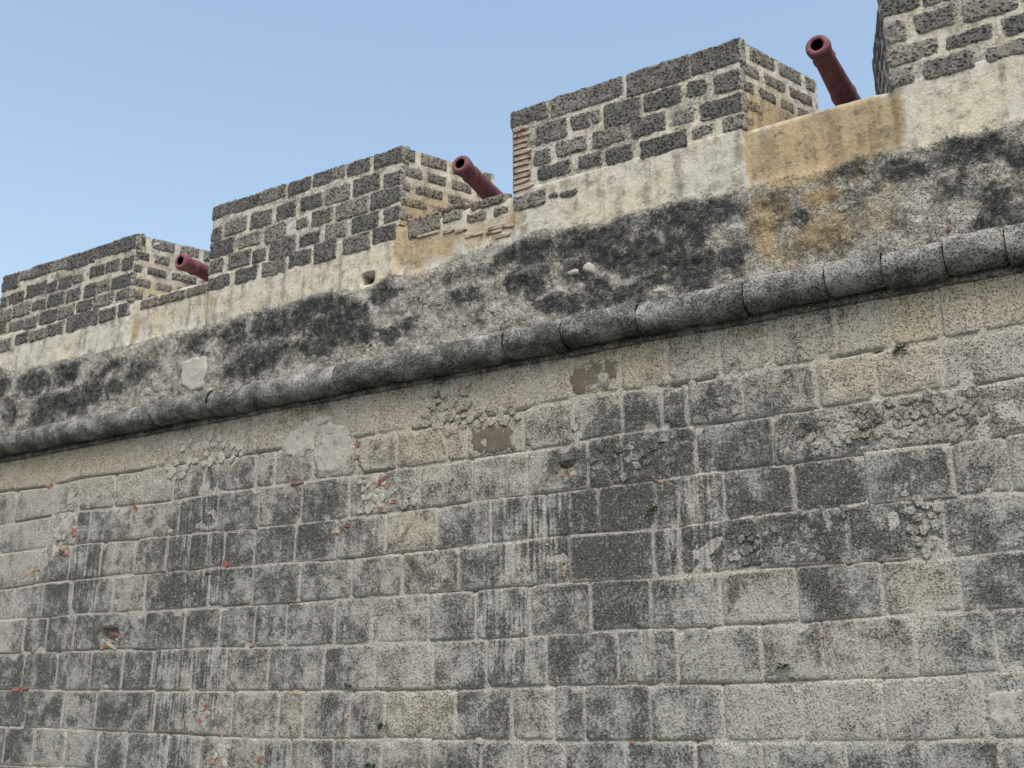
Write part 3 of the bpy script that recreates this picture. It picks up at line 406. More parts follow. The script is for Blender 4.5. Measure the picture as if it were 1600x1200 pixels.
# ---------------------------------------------------------------- the wall
wall = empty('fortress_wall', (-8.0, 0.6, 0.0), 'long weathered grey stone fortress wall with rounded cordon and crenellated parapet', 'wall')
INV = Matrix.Translation((8.0, -0.6, 0.0))
def part(o, parent=wall):
    o.parent = parent
    if parent is wall: o.matrix_parent_inverse = INV
    return o

rng = random.Random(7)
def course(key):
    p = sorted(COURSES[key]); xs = [a for a, _ in p]; zs = [b for _, b in p]
    return lambda x: np.interp(x, xs, zs)
Z_TOP_LOW = Z_CORDON - R_CORDON + .01
LINES = [lambda x: np.full(np.shape(x), Z_TOP_LOW)] + [course(k) for k in 'ABCDEFGH']
LINES += [lambda x: LINES[8](x) - .455, lambda x: LINES[8](x) - .90, lambda x: np.full(np.shape(x), -.03)]

# how dark and how warm the stones are, as one continuous map: growth on the stones does not stop dead at a joint
def full_rows():
    out = []
    for i in range(11):
        row = list(ROWS[i]) if i < 9 else []
        x = row[-1][1] if row else 0.3
        while x < 2.2:
            w = rng.uniform(.55, .85); row.append((x, x + w, rng.uniform(.25, .7), rng.uniform(.1, .4), int(rng.random() < .15), int(rng.random() < .15))); x += w
        x = row[0][0] if ROWS and i < 9 else 0.3
        while x > -16.6:
            w = rng.uniform(.55, .95); row.insert(0, (x - w, x, rng.uniform(.25, .65), rng.uniform(.1, .4), 0, int(rng.random() < .2))); x -= w
        row.sort()
        for k in range(len(row) - 1):                     # neighbours share one joint line
            m = (row[k][1] + row[k + 1][0]) / 2
            row[k] = (row[k][0], m) + row[k][2:]; row[k + 1] = (m,) + row[k + 1][1:]
        out.append(row)
    return out
ALL_ROWS = full_rows()
TC = .025
tx = np.arange(X_LEFT, X_RIGHT, TC); tz = np.arange(-.1, 5.4, TC)
TX, TZ = np.meshgrid(tx, tz, indexing='ij')
TONE = np.full(TX.shape, .45); WARM = np.full(TX.shape, .3); RUNS = np.zeros(TX.shape)
for i, row in enumerate(ALL_ROWS):
    inz = (TZ <= LINES[i](TX)) & (TZ > LINES[i + 1](TX))
    for b in row:
        m = inz & (TX >= b[0]) & (TX < b[1])
        TONE[m] = b[2]; WARM[m] = b[3]
        if b[4]:                                          # lime washed out of a joint runs on below the stone
            RUNS[(TX >= b[0]) & (TX < b[1]) & (TZ <= LINES[i](TX)) & (TZ > LINES[i + 1](TX) - .35)] = 1.0
def blur(A, r):
    for ax in (0, 1):
        c = np.cumsum(np.insert(np.pad(A, [(r, r) if k == ax else (0, 0) for k in (0, 1)], mode='edge'), 0, 0, axis=ax), axis=ax)
        n = A.shape[ax]
        A = (np.take(c, np.arange(2 * r + 1, 2 * r + 1 + n), ax) - np.take(c, np.arange(n), ax)) / (2 * r + 1)
    return A
BROAD = blur(blur(TONE, 11), 11)
TONE = .17 * blur(TONE, 1) + .28 * blur(blur(TONE, 5), 5) + .55 * (.47 + (BROAD - .47) * 1.7)
for (cx, cz, rx, rz_, a) in TONE_SPOTS:                 # broad stains and washed areas that run over many stones; strips under the cordon are algae and painted-in shade
    TONE += a * sstep(1.4, .4, np.sqrt(((TX - cx) / rx) ** 2 + ((TZ - cz) / rz_) ** 2))
WARM = .3 * blur(WARM, 2) + .7 * blur(blur(WARM, 5), 5)
RUNS = blur(RUNS, 4)
def tone_at(X, Z):
    Xw = X + .14 * fbm(X * 5, Z * 5, 91, 4); Zw = Z + .12 * fbm(X * 5, Z * 5, 95, 4)
    i = np.clip(((Xw - X_LEFT) / TC).astype(int), 0, TX.shape[0] - 1); j = np.clip(((Zw + .1) / TC).astype(int), 0, TX.shape[1] - 1)
    t = TONE[i, j]
    return (.47 + (t - .47) * 1.1 + .40 * fbm(X * .9, Z * .6, 97, 3) + .30 * fbm(X * 4.5, Z * .7, 99, 3)).reshape(-1), WARM[i, j].reshape(-1), RUNS[i, j].reshape(-1)

# mortar bed of the lower wall
def bed_joint_depth(X, Z):
    """Mortar washed out along stretches of the bed joints."""
    g = np.zeros(X.shape)
    for i, L in enumerate(LINES[1:-1]):
        dz = np.abs(Z - L(X) + .012 * fbm(X * 6, X * 0 + i, 31, 2))
        on = sstep(.0, .14, fbm(X * 1.1 + 40 * i, X * 0 + i, 11, 3) + .02)
        g = np.maximum(g, on * sstep(.022, .008, dz))
    return g
cell = .028
nx = int((X_RIGHT - X_LEFT) / cell); nz = int((Z_TOP_LOW + .12) / cell)
X, Z = np.meshgrid(np.linspace(X_LEFT, X_RIGHT, nx), np.linspace(-.05, Z_TOP_LOW + .1, nz), indexing='ij')
gap = bed_joint_depth(X, Z)
Y = .000 + .016 * fbm(X * 5, Z * 5, 2, 5) + .09 * gap
for (hx, hz, rx, rzz, _) in HOLES[1:]:
    Y = Y + .2 * sstep(1.5, .7, ((X - hx) / rx) ** 2 + ((Z - hz) / rzz) ** 2)
lv = np.stack([X, Y, Z], -1).reshape(-1, 3)
lf = grid_faces(nx, nz).tolist()
n0 = len(lv)
bk = np.array([(X_LEFT, 1.1, -.05), (X_RIGHT, 1.1, -.05), (X_RIGHT, 1.1, Z_TOP_LOW + .1), (X_LEFT, 1.1, Z_TOP_LOW + .1)])
lf += [(n0 + 3, n0 + 2, n0 + 1, n0), tuple([n0, n0 + 3] + [nz - 1, 0]), tuple([n0 + 2, n0 + 1] + [(nx - 1) * nz, nx * nz - 1])]
lower = mesh('lower_face', np.concatenate([lv, bk]), lf, M['mortar'], attrs={k: np.concatenate([a, np.zeros(4)]) for k, a in zip(('tone', 'warm', 'runs'), tone_at(X, Z))})
part(lower)

def add_block(x0, x1, i, tone, warm, streak, rough, seed):
    cx = (x0 + x1) / 2
    zt, zb = float(LINES[i](cx)), float(LINES[i + 1](cx))
    cz = (zt + zb) / 2
    w = x1 - x0
    g = .0015 + .005 * rng.random() ** 2 + .004 * (i < 2)
    a0, a1, b0, b1 = -w / 2 + g, w / 2 - g, zb - cz + g, zt - cz - g
    top, bot = LINES[i], LINES[i + 1]
    def warp(Xl, Zl):
        v = (Zl - (zb - cz)) / (zt - zb)
        return bot(Xl + cx) + v * (top(Xl + cx) - bot(Xl + cx)) - cz
    proud = .006 + .012 * rng.random() ** 2
    o = relief_piece('stone_block', rbox(a0, a1, b0, b1, .03 + .03 * rng.random()), a0 - .012, a1 + .012, b0 - .012, b1 + .012, M['block'], lower,
                     proud=proud, edge=.012 + .010 * rng.random(), dive=.004 + .016 * rng.random() + .010 * (i < 2), relief=.016 if rough else (.011 if i < 3 else .006), rscale=8 if rough else (9 if i < 2 else 5),
                     cell=.024, jag=.016 if rough else .010, seed=seed, origin=(cx, 0, cz),
                     color=(rng.uniform(-.04, .04) + .04, 0, streak, max(rough * .8, .25 * (i < 2)) + .2 * rng.random()), warp=warp, maps=True, chips=[(rng.choice((a0, a1, rng.uniform(a0, a1))), rng.choice((b0, b1)), rng.uniform(.02, .075)) for _ in range(rng.choice((0, 1, 1, 2)))],
                     tilt=(rng.uniform(-.012, .012), rng.uniform(-.012, .012)))
    return o
seed = 100
for i, row in enumerate(ALL_ROWS):
    for b in row:
        seed += 1
        if b[1] - b[0] > .1:
            add_block(b[0], b[1], i, b[2], b[3], b[4], b[5], seed)

# small stones packed into the wall where blocks are lost
def pebble_mesh(k, mat):
    r = random.Random(k)
    n = r.randint(5, 7)
    ang = sorted((i + r.uniform(-.3, .3)) / n * 2 * math.pi for i in range(n))
    rad = [r.uniform(.40, .56) for _ in ang]
    asp = r.uniform(.75, 1.0)
    V = []; F = []
    for (s, y) in ((1.0, .35), (1.0, -.08), (.88, -.20), (.5, -.225)):
        for a, q in zip(ang, rad):
            V.append((math.cos(a) * q * s, y + r.uniform(-.03, .03), math.sin(a) * q * s * asp))
    for l in range(3):
        for i in range(n):
            j = (i + 1) % n
            F.append((l * n + i, (l + 1) * n + i, (l + 1) * n + j, l * n + j))
    F.append(tuple(3 * n + i for i in range(n))); F.append(tuple(reversed(range(n))))
    me = bpy.data.meshes.new('rubble_stone')
    bm = bmesh.new()
    vs = [bm.verts.new(v) for v in V]
    for f in F: bm.faces.new([vs[i] for i in f])
    bmesh.ops.recalc_face_normals(bm, faces=bm.faces)
    bm.to_mesh(me); bm.free()
    me.materials.append(mat)
    return me
PEB = [pebble_mesh(k, M['block']) for k in range(9)]
PEB_LIGHT = [pebble_mesh(k, M['lime']) for k in range(6)]
for poly, cnt, size, tone, warm in RUBBLE:
    f = poly_sdf(poly)
    P = np.array(poly); lo, hi = P.min(0), P.max(0)
    pts = []
    for _ in range(cnt * 60):
        x, z = rng.uniform(lo[0], hi[0]), rng.uniform(lo[1], hi[1])
        if f(np.array([x]), np.array([z]))[0] < 0 and cnt > 1: continue
        if all((x - a) ** 2 + (z - b) ** 2 > (size * .86 * (s + .75) / 1.75) ** 2 for a, b, s in pts):
            pts.append((x, z, rng.uniform(.65, 1.2)))
        if len(pts) >= cnt: break
    for x, z, s in pts:
        o = bpy.data.objects.new('rubble_stone', rng.choice(PEB_LIGHT if tone < .1 else PEB))
        COL.objects.link(o); o.parent = lower
        o.location = (x, -.009 - .007 * rng.random(), z)
        o.rotation_euler = (rng.uniform(-.1, .1), rng.uniform(0, 6.28), rng.uniform(-.1, .1))
        k = size * s * 1.15
        o.scale = (k * rng.uniform(.95, 1.4), .55 * size, k)
        o.color = (.9, 0, 0, 0) if tone < .1 else (min(.95, max(0, tone * .85 + .06 + rng.uniform(-.1, .1))), max(0, warm + rng.uniform(-.2, .2)), 0, .1)

# broken bricks pressed into the mortar
def brick_mesh(k):
    r = random.Random(40 + k)
    V = []
    for y, s in ((.5, 1.0), (-.36, 1.0), (-.5, .86)):
        for a, b in ((-.5, -.5), (.0, -.52), (.5, -.5), (.52, 0), (.5, .5), (0, .5), (-.5, .5), (-.5, 0)):
            V.append((a * s + r.uniform(-.07, .07), y + r.uniform(-.05, .05), b * s + r.uniform(-.08, .08)))
    F = []
    for l in range(2):
        for i in range(8):
            j = (i + 1) % 8
            F.append((l * 8 + i, l * 8 + j, (l + 1) * 8 + j, (l + 1) * 8 + i))
    F += [tuple(range(16, 24)), tuple(range(7, -1, -1))]
    me = bpy.data.meshes.new('brick')
    me.from_pydata(V, [], F)
    bm = bmesh.new(); bm.from_mesh(me); bmesh.ops.recalc_face_normals(bm, faces=bm.faces); bm.to_mesh(me); bm.free()
    me.materials.append(M['brick'])
    return me
BRK = [brick_mesh(k) for k in range(5)]
def put_brick(x, z, w, h, ang, parent, y=-.02, t=.06, color=None, d=0.0):
    o = bpy.data.objects.new('brick', rng.choice(BRK))
    COL.objects.link(o); o.parent = parent
    o.location = (x, y + t / 2 - .012, z)
    o.rotation_euler = (0, R(ang), 0)
    o.scale = (w, t, h)
    o.color = color or (rng.random(), .4 + .5 * rng.random(), 0, 1)
    return o
for (x, z, w, h, a) in BRICK_BITS:
    inhole = (x + 11.24) ** 2 + (z - 2.48) ** 2 < .12 ** 2
    put_brick(x, z, w * .95, h * .95, a, lower, y=.04 if inhole else -.006)

# lime and cement patches
for poly, kind, tone in PATCHES:
    P = np.array(poly); c = P.mean(0); lo, hi = P.min(0) - c, P.max(0) - c
    seed += 1
    relief_piece('plaster_patch' if kind == 'lime' else 'cement_patch', poly_sdf(P - c), lo[0] - .03, hi[0] + .03, lo[1] - .03, hi[1] + .03,
                 M[kind], lower, proud=.015 if kind == 'lime' else .013, edge=.045, dive=.03, relief=.012 if kind == 'lime' else .004, rscale=8, cell=.022, jag=.075, seed=seed,
                 origin=(c[0], 0, c[1]), color=(tone, .4, 0, 0), hole=False, back=.05)

# ---------------------------------------------------------------- cordon
fil_z0, fil_z1 = Z_CORDON - R_CORDON - .055, Z_CORDON - R_CORDON + .05
xs = np.arange(X_LEFT, X_RIGHT, .05)
prof = [(.06, fil_z0 + .01), (-.028, fil_z0), (-.034, fil_z0 + .03), (-.034, fil_z1), (.06, fil_z1 + .02)]
V = []
for x in xs:
    for (y, z) in prof:
        k = 0 if y > 0 else 1
        V.append((x, y + k * .022 * float(fbm(x * 3 + z * 9, z * 5, 21, 3)), z + k * .022 * float(fbm(x * 2.2, z * 3, 22, 3))))
cordon = mesh('cordon', V, grid_faces(len(xs), len(prof)), M['block'], color=(.66, .3, 0, .8))
part(cordon)
cj = sorted(x * .98 for x in CORDON_JOINTS)
x = cj[0]
while x > X_LEFT + .8: x -= rng.uniform(.8, 1.2); cj.insert(0, x)
x = cj[-1]
while x < X_RIGHT: x += rng.uniform(.5, .7); cj.append(x)
for a, b in zip(cj[:-1], cj[1:]):
    seed += 1
    L = b - a; nu = max(6, int(L / .03)); na = 17
    th = np.linspace(R(128), R(-128), na)
    u = np.linspace(-L / 2 + .004, L / 2 - .004, nu)
    U, T = np.meshgrid(u, th, indexing='ij')
    end = np.minimum(U + L / 2, L / 2 - U)
    rr = R_CORDON + .046 * fbm(U * 5 + seed, T * 1.8, seed, 5) + .018 * fbm((U + a) * 1.2, T, 3, 2) - .022 * sstep(.03, .0, end) * (.1 + 1.2 * rng.random() ** 2)
    jit = rng.uniform(-.012, .012)
    Vv = np.stack([U, -.095 - rr * np.cos(T) + jit, rr * np.sin(T) + rng.uniform(-.014, .014)], -1).reshape(-1, 3)
    F = grid_faces(nu, na).tolist()
    F = [tuple(reversed(f)) for f in F] + [tuple(range(na)), tuple(reversed(range((nu - 1) * na, nu * na)))]
    cx = (a + b) / 2
    t = {True: .53, False: .66}[cx > -2.9] + rng.uniform(-.09, .09)
    if -8.3 < cx < -7.7: t = .45
    o = mesh('cordon_stone', Vv, F, M['block'], cordon, (cx, 0, Z_CORDON), 0, None, True, (t, .18, .0, .9))

# ---------------------------------------------------------------- parapet face: bands of rubble, mould, plaster
pex = [a for a, _ in PLASTER_EDGE]; pez = [b for _, b in PLASTER_EDGE]
def ellipses(L, X, Z, base=1.4, soft=1.0):
    m = np.zeros(X.shape)
    for (cx, cz, rx, rz_, a) in L:
        r = np.sqrt(((X - cx) / rx) ** 2 + ((Z - cz) / rz_) ** 2)
        m = np.maximum(m, a * np.clip((base - r) / soft, 0, 1))
    return m
def opening_mask(X, soft=.03):
    m = np.zeros(X.shape)
    for a, b in OPENINGS:
        m = np.maximum(m, sstep(a - soft, a + soft, X) * sstep(b + soft, b - soft, X))
    return m
def face_maps(X, Z):
    edge = np.interp(X, pex, pez)
    wob = .12 * fbm(X * 3, Z * 3, 41, 4)
    plaster = sstep(-.09, .11, Z - edge + wob)
    Xw, Zw = X + .22 * fbm(X * 3.5, Z * 3.5, 44, 4), Z + .22 * fbm(X * 3.5, Z * 3.5, 47, 4)
    mould_and_shade = ellipses(MOULD, Xw, Zw, 1.5, 1.1) - .9 * ellipses(MOULD_GAPS, X, Z)
    mould_and_shade = mould_and_shade - .06 + .13 * (1 - plaster) + .55 * np.clip(fbm(X * 1.7, Z * 2.2, 48, 4), -.1, 1) * (1 - plaster) + .35 * fbm(X * 6, Z * 1.0, 49, 3)
    out = sstep(-14.6, -15.2, X) + sstep(-.3, .3, X)
    mould_and_shade = mould_and_shade + out * (1 - plaster) * np.clip(.6 + 2.2 * fbm(X * .8, Z * 1.6, 51, 3), 0, 1)
    mould_and_shade = mould_and_shade * (1 - .5 * plaster)
    ochre = ellipses(OCHRE, X, Z, 1.3)
    for (hx, hz, rx, rzz, _) in HOLES[:1]:                # putlog hole: its inner shade is painted dark here
        mould_and_shade = mould_and_shade + 1.5 * (np.maximum(np.abs(X - hx) / rx, np.abs(Z - hz) / rzz) < 1.45)
    return np.clip(plaster, 0, 1), np.clip(mould_and_shade, 0, 1.2), ochre
def face_relief(X, Z, plaster):
    y = -(.009 + .030 * (1 - plaster)) * 2.2 * fbm(X * 6, Z * 6, 61, 5)
    y = y + .02 * (1 - plaster) * -fbm(X * 2, Z * 2, 62, 3)
    y = y + .045 * opening_mask(X) * sstep(6.25, 6.45, Z + .1 * fbm(X * 2, Z, 63, 2))
    for (hx, hz, rx, rzz, _) in HOLES[:1]:
        y = y + .40 * sstep(1.55, 1.25, np.maximum(np.abs(X - hx) / rx, np.abs(Z - hz) / rzz))
    return y
z_lo = Z_CORDON + R_CORDON - .10
nx = int((X_RIGHT - X_LEFT) / .025); nz = int((Z_SILL - z_lo) / .025)
X, Z = np.meshgrid(np.linspace(X_LEFT, X_RIGHT, nx), np.linspace(z_lo, Z_SILL, nz), indexing='ij')
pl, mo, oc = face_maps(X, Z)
Y = face_relief(X, Z, pl)
# crumbling upper edge of the sills
Zs = Z + sstep(Z_SILL - .08, Z_SILL, Z) * opening_mask(X) * (.03 * fbm(X * 5, X * 0, 71, 4) - .004)
Y = Y + opening_mask(X) * .03 * sstep(Z_SILL - .05, Z_SILL, Z)
Vp = np.stack([X, Y, Zs], -1).reshape(-1, 3)
Fp = grid_faces(nx, nz).tolist()
# top of the sills and the inner side
topi = [i * nz + nz - 1 for i in range(nx)]
n0 = len(Vp)
bx = X[:, -1]
back_top = np.stack([bx, np.full(nx, DEPTH), np.full(nx, Z_SILL)], -1)
back_bot = np.stack([bx, np.full(nx, DEPTH), np.full(nx, z_lo)], -1)
Vp = np.concatenate([Vp, back_top, back_bot])
for i in range(nx - 1):
    Fp.append((topi[i], topi[i + 1], n0 + i + 1, n0 + i))
    Fp.append((n0 + i, n0 + i + 1, n0 + nx + i + 1, n0 + nx + i))
zpad = np.zeros(2 * nx)
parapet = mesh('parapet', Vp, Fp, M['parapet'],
               attrs={'plaster': np.concatenate([pl.reshape(-1), zpad]), 'mould_and_shade': np.concatenate([mo.reshape(-1), zpad]), 'ochre': np.concatenate([oc.reshape(-1), zpad])})
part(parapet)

def front_stone(s, parent, seed, tone=None, stain=0.0, top=None, x_lim=None, y=0.0):
    x0, x1, z0, z1 = s[0] - .012, s[1] + .012, s[2] - .005, s[3] + .005
    if x_lim: x0, x1 = max(x0, x_lim[0]), min(x1, x_lim[1])
    if x_lim and z0 > Z_SILL - .1:
        if x_lim[1] - x1 < .14: x1 = x_lim[1] + .022
        if x0 - x_lim[0] < .08: x0 = x_lim[0] - .0
    if top is not None and z1 > top - .09:
        z1 = top + rng.uniform(.0, .022); x0 -= .014; x1 += .014
    if x1 - x0 < .03 or z1 - z0 < .02: return
    cx, cz, hw, hh = (x0 + x1) / 2, (z0 + z1) / 2, (x1 - x0) / 2, (z1 - z0) / 2
    tone = rng.choice((rng.uniform(.25, .6), rng.uniform(.55, .95), rng.uniform(.6, .95))) if tone is None else tone
    relief_piece('merlon_stone', rbox(-hw, hw, -hh, hh, .035), -hw - .008, hw + .008, -hh - .008, hh + .008, M['merlon'], parent,
                 proud=.010 + .008 * rng.random(), edge=.022, dive=.034, relief=.008, rscale=10, cell=.02, jag=.018, seed=seed,
                 origin=(cx, y, cz), color=(tone, stain, 0, 0), hole=False, back=.10)

# ---------------------------------------------------------------- merlons
merlon_objs = []
for k, (x0, x1, dl, dr, zt) in enumerate(MERLONS):
    nx = int((x1 - x0) / .025); nz = int((zt - Z_SILL) / .025) + 2
    X, Z = np.meshgrid(np.linspace(x0, x1, nx), np.linspace(Z_SILL, zt - .012, nz), indexing='ij')
    pl, mo, oc = face_maps(X, Z)
    rim = sstep(0, .04, np.minimum(X - x0, x1 - X))
    Y = face_relief(X, Z, pl) * rim
    Y = Y - .045 * opening_mask(X) * rim
    V = [np.stack([X, Y, Z], -1).reshape(-1, 3)]
    pl = np.clip(pl * (.50 + .9 * fbm(X * 3, Z * 3, 120 + k, 4)) + .12, 0, 1)
    A = [(pl.reshape(-1), mo.reshape(-1) * 0, oc.reshape(-1) * 0)]
    F = grid_faces(nx, nz).tolist()
    off = nx * nz
    for side, xa, dx in ((1, x1, dr), (-1, x0, -dl)):      # the two cheeks
        nd = 40
        T, Zc = np.meshgrid(np.linspace(0, 1, nd), np.linspace(Z_SILL, zt - .012, nz), indexing='ij')
        rel = .03 * fbm(T * 8, Zc * 7, 80 + k * 2 + side, 4) * sstep(0, .06, T)
        V.append(np.stack([xa + dx * T + side * rel, DEPTH * T, Zc], -1).reshape(-1, 3))
        oz = np.clip(1.15 - (Zc - Z_SILL) * 1.6, 0, 1) * np.clip(.9 - .7 * np.abs(T - .35), 0, 1) * (.95 if k in (2, 3) else .5) * (side > 0)
        A.append((np.full(T.size, .75), np.zeros(T.size), oz.reshape(-1)))
        g = grid_faces(nd, nz, off)
        F += g.tolist() if side > 0 else g[:, ::-1].tolist()
        off += nd * nz
    c = np.array([(x0, 0, zt - .012), (x1, 0, zt - .012), (x1 + dr, DEPTH, zt - .012), (x0 - dl, DEPTH, zt - .012), (x0 - dl, DEPTH, Z_SILL - .4), (x1 + dr, DEPTH, Z_SILL - .4)])
    V.append(c); A.append((np.full(6, .8), np.zeros(6), np.zeros(6)))
    F += [(off, off + 1, off + 2, off + 3), (off + 3, off + 2, off + 5, off + 4)]
    A = [np.concatenate([a[i] for a in A]) for i in range(3)]
    mer = mesh('merlon', np.concatenate(V), F, M['parapet'], attrs={'plaster': A[0], 'mould_and_shade': A[1], 'ochre': A[2]})
    part(mer)
    merlon_objs.append(mer)
    seed += 50
    if k in MERLON_STONES:
        for s in MERLON_STONES[k]:
            seed += 1
            front_stone(s, mer, seed, top=zt, x_lim=(x0 - .02 if s[3] > Z_SILL else X_LEFT, x1))
    if k in (0, 4):                                        # courses outside the picture
        z = zt
        while z > Z_SILL - .1:
            h = rng.uniform(.17, .24); x = x0 + .02
            while x < x1 - .1:
                w = min(rng.uniform(.25, .5), x1 - .02 - x)
                if not any(x < s[1] + .02 and x + w - .05 > s[0] - .02 and z - h < s[3] - .03 and z > s[2] + .03 for s in MERLON_STONES.get(k, ())): front_stone((x, x + w - .05, z - h, z - .045 * (z < zt)), mer, seed, top=zt)
                x += w; seed += 1
            z -= h
    # cheek stones, laid in the same courses as the front
    for side in ((1, -1) if k == 4 else (1,)):
        dx = dr if side > 0 else dl
        ln = math.hypot(dx, DEPTH)
        zc = zt + .004
        ci = 0
        while zc > Z_SILL + .05:
            h = (.235, .205, .20, .20, .19, .2)[ci % 6]
            zb = max(zc - h + .04, Z_SILL - .02)
            u = -.03
            first = True
            while u < ln - .06:
                w = min(rng.uniform(.26, .46) * (1.0 if (ci % 2 or not first) else .6), ln - u)
                seed += 1
                hw, hh = (w - .04) / 2, (zc - zb) / 2
                uc = u + w / 2
                if side > 0:
                    ang = math.atan2(DEPTH, dx); ox, oy = x1 + dx * uc / ln, DEPTH * uc / ln
                else:
                    ang = math.atan2(-DEPTH, dx); ox, oy = x0 - dx * uc / ln, DEPTH * uc / ln
                lowc = (zc - Z_SILL) < .5
                if hh > .03 and not (lowc and k in (2, 3) and side > 0 and rng.random() < .45 and not first):
                    relief_piece('merlon_stone', rbox(-hw, hw, -hh, hh, .04), -hw - .008, hw + .008, -hh - .008, hh + .008, M['merlon'], mer,
                                 proud=.010, edge=.024, dive=.034, relief=.009, rscale=9, cell=.03, jag=.014, seed=seed, origin=(ox, oy, (zc + zb) / 2), rz=ang,
                                 color=(rng.uniform(.3, .7) if side > 0 else rng.uniform(.7, .95), (.75 if lowc else .25) * (k in (2, 3)), 0, 0), hole=False, back=.09)  # left cheek: its shade is put into the stones as a darker tone
                first = False
                u += w
            zc -= h
            ci += 1

# light scabs of lime left on the dark band
for poly in BAND_PATCHES:
    P = np.array(poly); c = P.mean(0); lo, hi = P.min(0) - c, P.max(0) - c
    seed += 1
    relief_piece('plaster_patch', poly_sdf(P - c), lo[0] - .02, hi[0] + .02, lo[1] - .02, hi[1] + .02, M['lime'], parapet, proud=.026, edge=.03, dive=.05,
                 relief=.008, rscale=8, cell=.018, jag=.03, seed=seed, origin=(c[0], 0, c[1]), color=(.95, 0, 0, 0), hole=False, back=.06)
# pebbles and spalls showing in the eroded band above the cordon
for _ in range(150):
    x, z = rng.uniform(-14.9, .1), rng.uniform(Z_CORDON + R_CORDON - .02, 6.15)
    xx, zz = np.array([x]), np.array([z])
    p_, m_, o_ = face_maps(xx, zz)
    if p_[0] > .1 or m_[0] > .45: continue
    k = rng.uniform(.045, .11)
    o = bpy.data.objects.new('rubble_stone', rng.choice(PEB if rng.random() < .8 else PEB_LIGHT))
    COL.objects.link(o); o.parent = parapet
    o.location = (x, float(face_relief(xx, zz, p_)[0]) + .006, z)
    o.rotation_euler = (rng.uniform(-.15, .15), rng.uniform(0, 6.28), rng.uniform(-.15, .15))
    o.scale = (k * rng.uniform(1, 1.5), .07, k)
    o.color = (rng.uniform(.05, .5), rng.uniform(.1, .6), 0, .2)
for s in SILL_STONES:
    seed += 1
    front_stone(s, parapet, seed, tone=rng.uniform(.3, .65), stain=.35, y=.042)
for (x0, x1, z0, z1) in THIN_BRICKS['m']:
    put_brick((x0 + x1) / 2, (z0 + z1) / 2, x1 - x0, z1 - z0, 0, merlon_objs[3], y=-.008, t=.08, color=(.75, 1.0, 0, 1))
for (x0, x1, z0, z1) in THIN_BRICKS['s']:
    put_brick((x0 + x1) / 2, (z0 + z1) / 2, x1 - x0, z1 - z0, 0, parapet, y=.040, t=.08, color=(.75, 1.0, 0, 1))

# ---------------------------------------------------------------- cannons
def lathe(name, prof, mat, parent, seg=40, loc=(0, 0, 0), cap0=False, cap1=False):
    V = []; F = []
    for (y, r) in prof:
        for i in range(seg):
            a = 2 * math.pi * i / seg
            V.append((r * math.cos(a), y, r * math.sin(a)))
    for l in range(len(prof) - 1):
        for i in range(seg):
            j = (i + 1) % seg
            F.append((l * seg + i, (l + 1) * seg + i, (l + 1) * seg + j, l * seg + j))
    if cap0: F.append(tuple(range(seg)))
    if cap1: F.append(tuple(reversed(range((len(prof) - 1) * seg, len(prof) * seg))))
    o = mesh(name, V, F, mat, parent, loc)
    bm = bmesh.new(); bm.from_mesh(o.data); bmesh.ops.recalc_face_normals(bm, faces=bm.faces); bm.to_mesh(o.data); bm.free()
    return o
def box(name, c, s, mat, parent, rot=(0, 0, 0), bev=.012):
    bm = bmesh.new()
    bmesh.ops.create_cube(bm, size=1.0)
    for v in bm.verts: v.co = Vector((v.co.x * s[0], v.co.y * s[1], v.co.z * s[2]))
    bmesh.ops.bevel(bm, geom=bm.edges[:], offset=bev, segments=2, affect='EDGES')
    me = bpy.data.meshes.new(name); bm.to_mesh(me); bm.free()
    me.materials.append(mat)
    o = bpy.data.objects.new(name, me); COL.objects.link(o)
    o.location = c; o.rotation_euler = rot; o.parent = parent
    return o
BARREL = [(y, r * .95) for y, r in [(.004, .066), (-.002, .074), (-.004, .098), (.004, .112), (.022, .124), (.05, .128), (.085, .125), (.13, .115), (.18, .108), (.225, .106), (.24, .117), (.262, .119),
          (.28, .107), (.45, .112), (.70, .120), (.95, .128), (1.0, .140), (1.03, .140), (1.05, .132), (1.4, .142), (1.62, .148), (1.64, .160), (1.68, .160), (1.70, .152), (2.1, .164),
          (2.2, .168), (2.22, .185), (2.27, .185), (2.29, .160), (2.36, .12), (2.40, .065), (2.44, .05), (2.47, .065), (2.52, .075), (2.57, .060), (2.59, .02), (2.592, .001)]]
PIV = 1.5                                                  # from muzzle to trunnions
